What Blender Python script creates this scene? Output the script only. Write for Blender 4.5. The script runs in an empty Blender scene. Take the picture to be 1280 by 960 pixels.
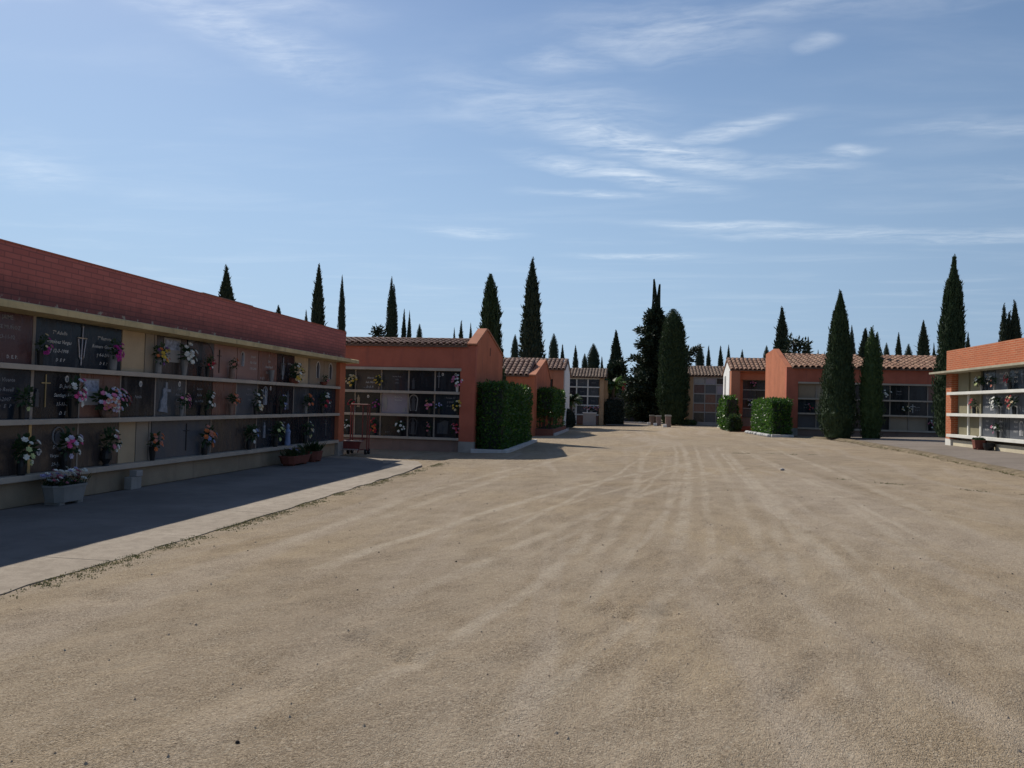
import bpy, bmesh, math, random
from mathutils import Vector, Matrix, noise

R = random.Random(7)
SC = bpy.context.scene
COL = SC.collection
rad = math.radians

# ------------------------------------------------------------------ camera
F, CX, CY, H = 962.0, 640.0, 480.0, 1.55
YAW, PITCH, ROLL = rad(8.6), rad(1.49), rad(1.5)
CAMROT = Matrix.Rotation(YAW, 3, 'Z') @ Matrix.Rotation(math.pi / 2 + PITCH, 3, 'X') @ Matrix.Rotation(ROLL, 3, 'Z')
CAMPOS = Vector((0, 0, H))

def ray(px, py):
    return CAMROT @ Vector(((px - CX) / F, -(py - CY) / F, -1.0))

def at_y(px, py, y):                      # the point of the vertical plane Y=y seen there
    d = ray(px, py); return CAMPOS + d * (y / d.y)

def at_x(px, py, x):
    d = ray(px, py); return CAMPOS + d * (x / d.x)

def g(x):                                 # ground height: flat on the left, rising gently to the right
    return .0265 * (min(max(x, -5), 16) + 5)

cam = bpy.data.cameras.new('camera'); cam.sensor_width = 36
cam.lens = F * 36 / 1280; cam.clip_end = 3000; cam.clip_start = .05
camo = bpy.data.objects.new('camera', cam); COL.objects.link(camo)
camo.matrix_world = Matrix.Translation(CAMPOS) @ CAMROT.to_4x4()
SC.camera = camo

# ------------------------------------------------------------------ light
SUNV = Vector((-.76, .82, 1.0)).normalized()          # towards the sun
EL = math.asin(SUNV.z); AZ = math.atan2(SUNV.x, SUNV.y)
sl = bpy.data.lights.new('sun', 'SUN'); sl.energy = 4.6; sl.angle = rad(.55); sl.color = (1, .93, .82)
so = bpy.data.objects.new('sun', sl); COL.objects.link(so)
so.rotation_euler = SUNV.to_track_quat('Z', 'Y').to_euler()
so.location = (-40, 40, 60)
SC.view_settings.view_transform = 'Standard'; SC.view_settings.look = 'None'
SC.view_settings.gamma = 1; SC.view_settings.use_curve_mapping = False
SC.view_settings.exposure = 0

# ------------------------------------------------------------------ node helpers
class NT:
    def __init__(s, tree): s.t = tree; s.n = tree.nodes; s.l = tree.links
    def new(s, kind, **kw):
        nd = s.n.new('ShaderNode' + kind)
        for k, v in kw.items(): setattr(nd, k, v)
        return nd
    def put(s, sock, v):
        if isinstance(v, bpy.types.NodeSocket): s.l.new(v, sock)
        elif isinstance(v, (tuple, list)) and len(v) == 3 and sock.type == 'RGBA': sock.default_value = (*v, 1)
        else: sock.default_value = v
    def math(s, op, a, b=0.0, c=None, clamp=False):
        nd = s.new('Math', operation=op); nd.use_clamp = clamp
        s.put(nd.inputs[0], a); s.put(nd.inputs[1], b)
        if c is not None: s.put(nd.inputs[2], c)
        return nd.outputs[0]
    def mix(s, f, a, b, mode='MIX'):
        nd = s.new('Mix', data_type='RGBA', blend_type=mode)
        s.put(nd.inputs[0], f); s.put(nd.inputs[6], a); s.put(nd.inputs[7], b)
        return nd.outputs[2]
    def noise(s, vec, scale, detail=3, rough=.55, dist=0.0):
        nd = s.new('TexNoise'); s.put(nd.inputs['Vector'], vec)
        nd.inputs['Scale'].default_value = scale; nd.inputs['Detail'].default_value = detail
        nd.inputs['Roughness'].default_value = rough; nd.inputs['Distortion'].default_value = dist
        return nd.outputs['Fac']
    def ramp(s, f, a, b):                 # smooth step from a to b
        nd = s.new('MapRange', interpolation_type='SMOOTHSTEP'); s.put(nd.inputs[0], f)
        nd.inputs[1].default_value = a; nd.inputs[2].default_value = b
        return nd.outputs[0]
    def mapping(s, vec, scale=(1, 1, 1), rot=(0, 0, 0), loc=(0, 0, 0)):
        nd = s.new('Mapping'); s.put(nd.inputs['Vector'], vec)
        nd.inputs['Scale'].default_value = scale; nd.inputs['Rotation'].default_value = rot
        nd.inputs['Location'].default_value = loc
        return nd.outputs[0]

def aniso(t, v, ang, sx, sy):            # turn first, then stretch
    return t.mapping(t.mapping(v, (1, 1, 1), (0, 0, rad(ang))), (sx, sy, 1))

def mat_base(name):
    m = bpy.data.materials.new(name); m.use_nodes = True
    t = NT(m.node_tree); b = t.n['Principled BSDF']
    tc = t.new('TexCoord')
    return m, t, b, tc.outputs['Object']

def bump(t, b, h, strength, dist):
    nd = t.new('Bump'); nd.inputs['Strength'].default_value = strength; nd.inputs['Distance'].default_value = dist
    t.put(nd.inputs['Height'], h); t.l.new(nd.outputs[0], b.inputs['Normal'])

def surf(name, col, rough=.85, var=.18, scale=3.0, bs=.25, bd=.004, fine=60.0, spec=.3, stain=None, stain_amt=.5, metal=0):
    m, t, b, v = mat_base(name)
    n1 = t.noise(v, scale, 5, .6); n2 = t.noise(v, fine, 3, .6)
    dark = tuple(c * (1 - var) for c in col); lite = tuple(min(1, c * (1 + var)) for c in col)
    c = t.mix(t.ramp(n1, .3, .7), dark, lite)
    c = t.mix(t.math('MULTIPLY', t.ramp(n2, .35, .7), .35), c, tuple(x * .8 for x in col))
    if stain:
        st = t.noise(t.mapping(v, (2.2, 2.2, .35)), 1.6, 5, .65)
        c = t.mix(t.math('MULTIPLY', t.ramp(st, .52, .72), stain_amt), c, stain)
    t.put(b.inputs['Base Color'], c)
    b.inputs['Roughness'].default_value = rough; b.inputs['Specular IOR Level'].default_value = spec
    b.inputs['Metallic'].default_value = metal
    bump(t, b, t.math('ADD', n1, t.math('MULTIPLY', n2, .5)), bs, bd)
    return m

def brick(name, c1, c2, mortar, bw=.25, rh=.062, dirt=0.0):
    m, t, b, v = mat_base(name)
    sep = t.new('SeparateXYZ'); t.l.new(v, sep.inputs[0])
    cmb = t.new('CombineXYZ')
    t.put(cmb.inputs[0], t.math('ADD', sep.outputs[0], sep.outputs[1])); t.l.new(sep.outputs[2], cmb.inputs[1])
    br = t.new('TexBrick'); t.l.new(cmb.outputs[0], br.inputs['Vector'])
    br.inputs['Color1'].default_value = (*c1, 1); br.inputs['Color2'].default_value = (*c2, 1)
    br.inputs['Mortar'].default_value = (*mortar, 1); br.inputs['Scale'].default_value = 1
    br.inputs['Mortar Size'].default_value = .009; br.inputs['Mortar Smooth'].default_value = .2
    br.inputs['Brick Width'].default_value = bw; br.inputs['Row Height'].default_value = rh
    br.inputs['Bias'].default_value = -.1
    n1 = t.noise(v, .9, 4, .6)
    c = t.mix(t.math('MULTIPLY', t.ramp(n1, .35, .7), .35), br.outputs['Color'], tuple(x * .7 for x in c1))
    if dirt:
        # soot band climbing from the lower edge of the parapet in uneven tongues
        st = t.noise(t.mapping(v, (1.6, 1.6, .25)), 2.0, 5, .65)
        hgt = t.ramp(t.math('ADD', sep.outputs[2], t.math('MULTIPLY', st, -.5)), dirt + .05, dirt - .30)
        c = t.mix(t.math('MULTIPLY', hgt, .5), c, (.035, .03, .032))
        lime = t.noise(t.mapping(v, (1.0, 1.0, .6)), 5.5, 4, .7)
        lm = t.math('MULTIPLY', t.ramp(lime, .54, .62), t.ramp(t.math('ADD', sep.outputs[2], t.math('MULTIPLY', lime, -.12)), dirt - .135, dirt - .165))
        c = t.mix(t.math('MULTIPLY', lm, .8), c, (.46, .40, .30))
    t.put(b.inputs['Base Color'], c); b.inputs['Roughness'].default_value = .85
    b.inputs['Specular IOR Level'].default_value = .25
    bump(t, b, br.outputs['Fac'], -.5, .006)
    return m

def granite(name, col, rough=.16, fleck=.5, fs=120, spec=.38):
    m, t, b, v = mat_base(name)
    n = t.noise(v, fs, 2, .7); n2 = t.noise(v, 1.3, 4, .6)
    c = t.mix(t.ramp(n, .42, .68), col, tuple(min(1, x * (1 + fleck) + .006) for x in col))
    c = t.mix(t.math('MULTIPLY', t.ramp(n2, .4, .75), .4), c, tuple(x * .6 for x in col))
    t.put(b.inputs['Base Color'], c)
    dust = t.noise(t.mapping(v, (3, 3, .6)), 2.5, 4, .6)
    t.put(b.inputs['Roughness'], t.math('MULTIPLY_ADD', t.ramp(dust, .4, .7), .2, rough))
    b.inputs['Specular IOR Level'].default_value = spec
    return m

def leafmat(name, a, bcol, rough=.6, trans=.25, spec=.3, young=None):
    m, t, b, v = mat_base(name)
    geo = t.new('NewGeometry')
    rnd = geo.outputs['Random Per Island']
    n = t.noise(v, 1.1, 3, .6)
    f = t.math('MULTIPLY_ADD', rnd, .6, t.math('MULTIPLY', t.ramp(n, .3, .7), .4))
    c = t.mix(f, a, bcol)
    if young:
        c = t.mix(t.ramp(rnd, .86, .98), c, young)
    t.put(b.inputs['Base Color'], c); b.inputs['Roughness'].default_value = rough
    b.inputs['Specular IOR Level'].default_value = spec
    tr = t.new('BsdfTranslucent'); t.put(tr.inputs[0], c)
    mx = t.new('MixShader'); mx.inputs[0].default_value = trans
    t.l.new(b.outputs[0], mx.inputs[1]); t.l.new(tr.outputs[0], mx.inputs[2])
    t.l.new(mx.outputs[0], t.n['Material Output'].inputs['Surface'])
    return m

def tilemat(name, a, bcol, moss=(.09, .085, .06)):
    m, t, b, v = mat_base(name)
    geo = t.new('NewGeometry'); rnd = geo.outputs['Random Per Island']
    n = t.noise(v, 2.5, 5, .65); n2 = t.noise(v, 40, 3, .6)
    c = t.mix(rnd, a, bcol)
    c = t.mix(t.math('MULTIPLY', t.ramp(n, .5, .75), .6), c, moss)
    c = t.mix(t.math('MULTIPLY', t.ramp(n2, .45, .75), .3), c, tuple(x * .55 for x in a))
    t.put(b.inputs['Base Color'], c); b.inputs['Roughness'].default_value = .9
    b.inputs['Specular IOR Level'].default_value = .2
    return m

M = {}
M['brick_left'] = brick('red brick', (.53, .165, .13), (.43, .13, .105), (.29, .105, .09), .27, .078, dirt=2.86)
M['brick_right'] = brick('orange brick', (.44, .115, .046), (.33, .085, .036), (.46, .27, .16), .27, .068)
M['brick_low'] = brick('planter brick', (.26, .085, .055), (.21, .07, .05), (.2, .12, .09), .24, .06)
M['stucco'] = surf('orange stucco', (.50, .165, .088), .95, .12, 1.2, .3, .004, 90, .15, (.26, .11, .085), .40)
M['stucco_pale'] = surf('salmon stucco', (.44, .19, .115), .95, .12, 1.2, .3, .004, 90, .15, (.36, .17, .11), .3)
M['stucco_cream'] = surf('cream stucco', (.44, .29, .17), .95, .12, 1.2, .3, .004, 90, .15, (.36, .24, .14), .3)
M['stucco_deep'] = surf('deep red stucco', (.46, .142, .09), .95, .12, 1.2, .3, .004, 90, .15, (.24, .09, .075), .40)
M['white_wall'] = surf('white wash', (.78, .78, .76), .95, .05, 1.0, .25, .004, 80, .15, (.6, .58, .54), .3)
M['base'] = surf('beige plinth', (.36, .285, .20), .95, .16, 1.4, .3, .005, 70, .15, (.22, .17, .13), .6)
M['base_dark'] = surf('dirty plinth', (.27, .19, .16), .95, .16, 1.4, .3, .005, 70, .15, (.17, .13, .11), .6)
M['concrete'] = surf('grey concrete', (.34, .32, .29), .95, .16, 2.0, .35, .005, 80, .15, (.22, .21, .19), .5)
M['ledge'] = surf('pale ledge', (.46, .395, .32), .9, .1, 2.5, .25, .003, 90, .2, (.30, .25, .21), .4)
M['ledge_white'] = surf('whitewashed ledge', (.66, .65, .60), .9, .08, 2.5, .25, .003, 90, .2, (.5, .47, .41), .3)
M['eave'] = surf('ochre eave', (.56, .44, .235), .92, .16, 2.2, .35, .005, 60, .2, (.26, .20, .12), .7)
M['eave_grey'] = surf('stained eave', (.36, .33, .25), .92, .16, 2.2, .35, .005, 60, .2, (.24, .2, .14), .6)
M['plaster'] = surf('beige niche plaster', (.50, .385, .25), .95, .1, 1.5, .3, .004, 60, .15, (.36, .27, .18), .4)
M['plaster_grey'] = surf('taupe niche plaster', (.36, .30, .23), .95, .1, 1.5, .3, .004, 60, .15)
M['plaster_olive'] = surf('olive niche plaster', (.21, .19, .125), .95, .1, 1.5, .3, .004, 60, .15)
M['divider'] = surf('pale divider', (.33, .28, .235), .9, .12, 2.5, .25, .003, 90, .2)
M['gold'] = surf('brass strip', (.45, .36, .19), .35, .1, 4, .1, .001, 90, .5, metal=.7)
M['kerb'] = surf('white kerb', (.58, .57, .55), .9, .12, 2.5, .35, .006, 50, .2, (.35, .32, .28), .5)
M['black'] = granite('black granite', (.012, .014, .019))
M['navy'] = granite('blue black granite', (.017, .025, .036))
M['grey'] = granite('dark grey granite', (.052, .058, .066), .25)
M['slate'] = granite('blue grey granite', (.075, .083, .097), .28)
M['maroon'] = granite('maroon granite', (.085, .042, .042), .22)
M['brown'] = granite('brown granite', (.17, .085, .065), .25)
M['darkbrown'] = granite('dark brown granite', (.058, .047, .043), .22)
M['pink'] = granite('pinkish granite', (.27, .155, .13), .3, .3)
M['tan'] = granite('tan marble', (.30, .23, .16), .3, .2)
M['lilac'] = granite('lilac grey marble', (.30, .27, .31), .3, .2)
M['palegrey'] = granite('pale grey marble', (.30, .29, .28), .3, .2)
M['letter'] = surf('pale lettering', (.55, .54, .52), .6, .05)
M['letter_dim'] = surf('worn lettering', (.26, .26, .27), .6, .05)
M['letter_dark'] = surf('dark lettering', (.035, .03, .03), .6, .05)
M['relief'] = surf('grey relief', (.24, .26, .30), .6, .3, 20)
M['steel'] = surf('steel cross', (.40, .40, .42), .3, .1, metal=.8)
M['porcelain'] = surf('porcelain', (.75, .74, .72), .3, .04)
M['photo'] = surf('faded photograph', (.30, .33, .42), .4, .5, 18)
M['tile_left'] = tilemat('weathered roof tiles', (.20, .12, .092), (.29, .19, .148))
M['tile_right'] = tilemat('brown roof tiles', (.21, .115, .08), (.32, .195, .135))
M['tile_far'] = tilemat('grey brown roof tiles', (.17, .12, .095), (.25, .185, .145))
M['tile_bed'] = surf('roof channels', (.16, .10, .075), .95, .2)
M['dark_hole'] = surf('dark recess', (.02, .018, .017), .9, .1)
M['bark'] = surf('bark', (.10, .075, .055), .95, .3, 6, .8, .02, 40)
M['cypress'] = leafmat('cypress foliage', (.022, .042, .018), (.045, .075, .028), .7, .15)
M['cypress_dark'] = leafmat('dark cypress foliage', (.018, .032, .018), (.034, .052, .028), .7, .1)
M['cypress_green'] = leafmat('green cypress foliage', (.030, .062, .020), (.062, .105, .032), .7, .2)
M['hedge'] = leafmat('laurel hedge leaves', (.029, .080, .014), (.060, .142, .024), .42, .40, .40, (.15, .27, .035))
M['shrub'] = leafmat('shrub leaves', (.03, .06, .022), (.055, .10, .03), .5, .3)
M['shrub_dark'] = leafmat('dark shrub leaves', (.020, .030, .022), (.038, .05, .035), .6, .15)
M['frond'] = leafmat('palm fronds', (.05, .10, .025), (.10, .17, .045), .5, .4)
M['bloomleaf'] = leafmat('bouquet leaves', (.02, .05, .02), (.04, .08, .03), .5, .15)
M['weed'] = leafmat('weeds', (.09, .11, .04), (.24, .21, .11), .7, .3)
M['red_paint'] = surf('red paint', (.19, .045, .04), .6, .2, 6, .1, .002, 60, .3, (.11, .04, .03), .5)
M['rail'] = surf('worn steel rail', (.48, .40, .37), .5, .15, metal=.3)
M['rubber'] = surf('black rubber', (.02, .02, .02), .8, .1)
M['terracotta'] = surf('terracotta', (.19, .065, .045), .85, .15, 5)
M['vase_grey'] = surf('grey vase', (.22, .22, .22), .4, .15, 4)
M['vase_dark'] = surf('dark vase', (.022, .024, .026), .3, .15, 4)
M['vase_white'] = surf('white vase', (.62, .60, .57), .4, .1, 4)
M['vase_tan'] = surf('stone vase', (.22, .15, .12), .5, .15, 4)
M['vase_blue'] = surf('blue figurine', (.20, .27, .45), .5, .2, 10)
M['planter_conc'] = surf('concrete planter', (.27, .265, .25), .95, .15, 3, .4, .006, 70, .15, (.25, .24, .22), .5)
M['soil'] = surf('soil', (.06, .045, .03), 1, .3, 8)
M['monument'] = surf('dark monument stone', (.040, .040, .048), .6, .25, 3)
M['monument_red'] = surf('red stone column', (.34, .05, .045), .6, .15)
M['asphalt_path'] = surf('grey brown path', (.20, .17, .145), .95, .15, .7, .6, .006, 120, .15, (.13, .11, .09), .5)
M['path_edge'] = surf('dirty path edge', (.19, .15, .10), .98, .3, 3.5, .8, .02, 60, .1, (.10, .09, .05), .7)
PETAL = dict(white=(.72, .72, .66), cream=(.62, .50, .30), yellow=(.62, .42, .06), magenta=(.42, .035, .24),
             pink=(.70, .22, .38), hotpink=(.72, .10, .30), red=(.45, .03, .05), orange=(.62, .17, .05),
             salmon=(.60, .24, .17), lilac=(.40, .38, .60), purple=(.20, .08, .26), palegreen=(.52, .58, .26),
             rose=(.50, .16, .22), blue=(.24, .30, .50), paleviolet=(.52, .48, .62))
for k, c in PETAL.items(): M['p_' + k] = surf(k + ' petals', c, .7, .2, 30)

# ------------------------------------------------------------------ mesh builder
class MB:
    def __init__(s): s.v = []; s.f = []
    def add(s, vs, fs):
        o = len(s.v); s.v += [tuple(x) for x in vs]; s.f += [[i + o for i in q] for q in fs]; return s
    def box(s, x0, x1, y0, y1, z0, z1):
        return s.add([(x0, y0, z0), (x1, y0, z0), (x1, y1, z0), (x0, y1, z0), (x0, y0, z1), (x1, y0, z1), (x1, y1, z1), (x0, y1, z1)],
                     [(0, 3, 2, 1), (4, 5, 6, 7), (0, 1, 5, 4), (1, 2, 6, 5), (2, 3, 7, 6), (3, 0, 4, 7)])
    def prism_yz(s, x0, x1, poly):         # polygon in (y, z) extruded along x
        n = len(poly)
        vs = [(x0, y, z) for y, z in poly] + [(x1, y, z) for y, z in poly]
        fs = [list(range(n))[::-1], list(range(n, 2 * n))] + [(i, (i + 1) % n, n + (i + 1) % n, n + i) for i in range(n)]
        return s.add(vs, fs)
    def prism_xz(s, y0, y1, poly):
        n = len(poly)
        vs = [(x, y0, z) for x, z in poly] + [(x, y1, z) for x, z in poly]
        fs = [list(range(n)), list(range(n, 2 * n))[::-1]] + [((i + 1) % n, i, n + i, n + (i + 1) % n) for i in range(n)]
        return s.add(vs, fs)
    def prism_xy(s, z0, z1, poly):
        n = len(poly)
        vs = [(x, y, z0) for x, y in poly] + [(x, y, z1) for x, y in poly]
        fs = [list(range(n))[::-1], list(range(n, 2 * n))] + [(i, (i + 1) % n, n + (i + 1) % n, n + i) for i in range(n)]
        return s.add(vs, fs)
    def tube(s, p0, p1, r0, r1=None, seg=8):
        r1 = r0 if r1 is None else r1
        p0, p1 = Vector(p0), Vector(p1); d = (p1 - p0).normalized()
        a = d.orthogonal().normalized(); b = d.cross(a)
        vs = []
        for p, r in ((p0, r0), (p1, r1)):
            for i in range(seg):
                t = 2 * math.pi * i / seg; vs.append(p + (a * math.cos(t) + b * math.sin(t)) * r)
        fs = [(i, (i + 1) % seg, seg + (i + 1) % seg, seg + i) for i in range(seg)] + [list(range(seg))[::-1], list(range(seg, 2 * seg))]
        return s.add(vs, fs)
    def lathe(s, prof, c=(0, 0, 0), seg=12, sy=1.0):
        vs = []
        for r, z in prof:
            for i in range(seg):
                t = 2 * math.pi * i / seg; vs.append((c[0] + r * math.cos(t), c[1] + r * math.sin(t) * sy, c[2] + z))
        fs = []
        for k in range(len(prof) - 1):
            for i in range(seg): fs.append((k * seg + i, k * seg + (i + 1) % seg, (k + 1) * seg + (i + 1) % seg, (k + 1) * seg + i))
        fs.append(list(range(seg))[::-1]); fs.append([(len(prof) - 1) * seg + i for i in range(seg)])
        return s.add(vs, fs)
    def build(s, name, mat, parent=None, bevel=0.0, smooth=False, fix=True):
        me = bpy.data.meshes.new(name); me.from_pydata(s.v, [], s.f); me.materials.append(mat)
        if bevel or fix:
            bm = bmesh.new(); bm.from_mesh(me)
            if fix: bmesh.ops.recalc_face_normals(bm, faces=bm.faces)
            if bevel: bmesh.ops.bevel(bm, geom=bm.edges[:], offset=bevel, segments=2, profile=.7, affect='EDGES', clamp_overlap=True)
            bm.to_mesh(me); bm.free()
        if smooth: me.shade_smooth()
        o = bpy.data.objects.new(name, me); COL.objects.link(o)
        if parent: o.parent = parent
        return o

def tag(o, label=None, cat=None, group=None, kind=None):
    if label: o['label'] = label
    if cat: o['category'] = cat
    if group: o['group'] = group
    if kind: o['kind'] = kind
    return o

def thing(name, label, cat, loc=(0, 0, 0), rz=0.0, group=None):
    o = bpy.data.objects.new(name, None); COL.objects.link(o); o.empty_display_size = .2
    o.location = loc; o.rotation_euler = (0, 0, rz)
    return tag(o, label, cat, group)

def children(o): return [c for c in o.children]

def copy_tree(o, parent=None):
    kids = children(o)
    c = o.copy(); COL.objects.link(c)
    if parent: c.parent = parent
    for k in kids: copy_tree(k, c)
    return c

# ------------------------------------------------------------------ world: sky and cirrus
def make_world():
    w = bpy.data.worlds.new('World'); SC.world = w; w.use_nodes = True
    t = NT(w.node_tree); bg = t.n['Background']
    sky = t.new('TexSky'); sky.sky_type = 'NISHITA'; sky.sun_disc = False
    sky.sun_elevation = EL; sky.sun_rotation = AZ % (2 * math.pi)
    sky.altitude = 800; sky.air_density = 1.1; sky.dust_density = .55; sky.ozone_density = 3.2
    tc = t.new('TexCoord'); sep = t.new('SeparateXYZ'); t.l.new(tc.outputs['Generated'], sep.inputs[0])
    iz = t.math('DIVIDE', 1.0, t.math('MAXIMUM', sep.outputs[2], .03))
    u = t.math('MULTIPLY', sep.outputs[0], iz); v = t.math('MULTIPLY', sep.outputs[1], iz)
    pl = t.new('CombineXYZ'); t.put(pl.inputs[0], u); t.put(pl.inputs[1], v)
    P = pl.outputs[0]
    warp = t.new('TexNoise'); t.l.new(P, warp.inputs['Vector']); warp.inputs['Scale'].default_value = 2.2; warp.inputs['Detail'].default_value = 3
    wv = t.new('VectorMath', operation='MULTIPLY_ADD'); t.l.new(warp.outputs['Color'], wv.inputs[0])
    wv.inputs[1].default_value = (.34, .34, 0); t.l.new(P, wv.inputs[2])
    W = wv.outputs[0]
    # streaks of the high cloud layer: centre, half length, half width, direction, strength
    S = [(.07, 2.98, .62, .13, 38, .95), (-.02, 3.32, .55, .10, 35, .75), (.32, 2.80, .28, .07, -38, .75), (-.18, 3.62, .35, .06, 10, .55),
         (.62, 3.2, .30, .07, 10, .5), (.82, 3.08, .12, .06, 0, .6), (.55, 4.28, .50, .10, 6, .65), (1.1, 4.5, .8, .12, 2, .45), (.05, 5.15, .5, .10, 0, .55),
         (-.9, 4.4, .30, .14, 10, .5), (-1.06, 1.98, .40, .13, 62, .6), (-.90, 1.80, .25, .10, 30, .4), (-1.5, 1.66, .5, .06, 0, .6), (-2.2, 1.7, .5, .07, 0, .6),
         (.08, 2.06, .30, .16, 20, .5), (-.20, 2.19, .16, .08, 15, .45), (.45, 1.98, .55, .07, -8, .32), (.46, 2.17, .07, .035, 0, .4),
         (1.2, 2.87, .35, .08, 0, .3), (-2.65, 3.05, .55, .16, -50, .25), (1.9, 4.6, .8, .15, 0, .4), (-.3, 2.55, .5, .2, 30, .35), (2.4, 3.6, 1.0, .15, 10, .4),
         (-4, 2.5, 1.2, .3, 20, .5), (3.5, 2.0, 1.5, .3, -15, .5), (0, -3, 2.0, .5, 15, .5), (.3, .6, .8, .3, 40, .5)]
    tot = None
    for cx, cy, a, b, ang, k in S:
        c, s_ = math.cos(rad(ang)), math.sin(rad(ang))
        mp = t.new('Mapping', vector_type='TEXTURE'); t.l.new(W, mp.inputs['Vector'])
        mp.inputs['Location'].default_value = (cx + .17, cy + .17, 0); mp.inputs['Rotation'].default_value = (0, 0, rad(ang))
        mp.inputs['Scale'].default_value = (a * 1.25, b * 1.6, 1)
        ln = t.new('VectorMath', operation='LENGTH'); t.l.new(mp.outputs[0], ln.inputs[0])
        e = t.math('MULTIPLY', t.ramp(ln.outputs['Value'], 1.15, .0), k)
        tot = e if tot is None else t.math('MAXIMUM', tot, e)
    fib = t.noise(t.mapping(W, (1.0, 3.2, 1), (0, 0, rad(-28))), 2.6, 8, .62, .5)
    fin = t.noise(t.mapping(P, (1.2, 2.6, 1), (0, 0, rad(-20))), 9, 6, .65, .3)
    f = t.math('ADD', t.math('MULTIPLY', t.ramp(fib, .30, .75), .75), t.math('MULTIPLY', t.ramp(fin, .3, .75), .35))
    dens = t.math('MULTIPLY', tot, f)
    veil = t.math('MULTIPLY', t.ramp(t.noise(t.mapping(P, (.7, 2.0, 1), (0, 0, rad(-15))), 1.1, 6, .6, .4), .45, .85), .16)
    fade = t.ramp(sep.outputs[2], .03, .14)
    dens = t.math('MULTIPLY', t.math('ADD', t.math('MULTIPLY', dens, 1.05), veil), fade, clamp=True)
    # pale bluish horizon air, brighter on the sun's side
    side = t.math('ADD', t.math('MULTIPLY', sep.outputs[0], math.sin(AZ)), t.math('MULTIPLY', sep.outputs[1], math.cos(AZ)))
    hz = t.mix(t.ramp(side, -.4, 1.0), (1.25, 2.05, 3.45), (4.0, 5.6, 7.6))
    skyc = t.mix(t.math('MULTIPLY', t.ramp(sep.outputs[2], .60, .02), .84), sky.outputs[0], hz)
    cloud = t.mix(.65, t.mix(1.0, skyc, (1.75, 1.62, 1.42), 'MULTIPLY'), (9.2, 9.5, 9.9))
    c = t.mix(dens, skyc, cloud)
    t.l.new(c, bg.inputs['Color']); bg.inputs['Strength'].default_value = .101
make_world()

# ------------------------------------------------------------------ ground
def gp(px, py):
    d = ray(px, py); k = (.14 - H) / d.z
    return ((CAMPOS + d * k).x, (CAMPOS + d * k).y)
TRACKS = []
for a, b, c_, w, k in (
    ((850, 556), (856, 640), (838, 720), .16, .9), ((800, 560), (786, 625), (715, 735), .14, .7), ((905, 566), (985, 650), (1120, 790), .18, .9),
    ((880, 560), (930, 640), (985, 760), .14, .6), ((880, 578), (572, 646), (330, 725), .16, 1.0), ((900, 590), (665, 671), (430, 770), .15, .8),
    ((940, 556), (1100, 622), (1270, 700), .17, .8), ((930, 566), (1060, 640), (1240, 760), .14, .6), ((760, 556), (600, 600), (420, 655), .18, .7),
    ((740, 640), (600, 770), (430, 860), .12, .8), ((800, 660), (720, 770), (620, 900), .12, .5), ((960, 640), (1010, 760), (1090, 940), .12, .55),
    ((900, 700), (760, 800), (590, 930), .11, .6), ((680, 575), (520, 612), (300, 690), .15, .7), ((1000, 600), (1130, 640), (1275, 672), .12, .6),
    ((842, 556), (838, 620), (815, 690), .09, .8), ((866, 556), (884, 640), (890, 740), .10, .8), ((895, 560), (950, 625), (1040, 720), .09, .9), ((820, 556), (700, 628), (545, 700), .09, .8),
    ((870, 575), (720, 625), (520, 672), .09, .7), ((915, 562), (1030, 618), (1190, 700), .09, .8), ((850, 590), (800, 680), (690, 790), .09, .7), ((950, 600), (1060, 690), (1200, 830), .09, .6), ((830, 570), (760, 640), (640, 700), .08, .7), ((860, 640), (830, 740), (760, 900), .10, .45)):
    TRACKS.append((gp(*a), gp(*b), gp(*c_), w * .8, k))
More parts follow.
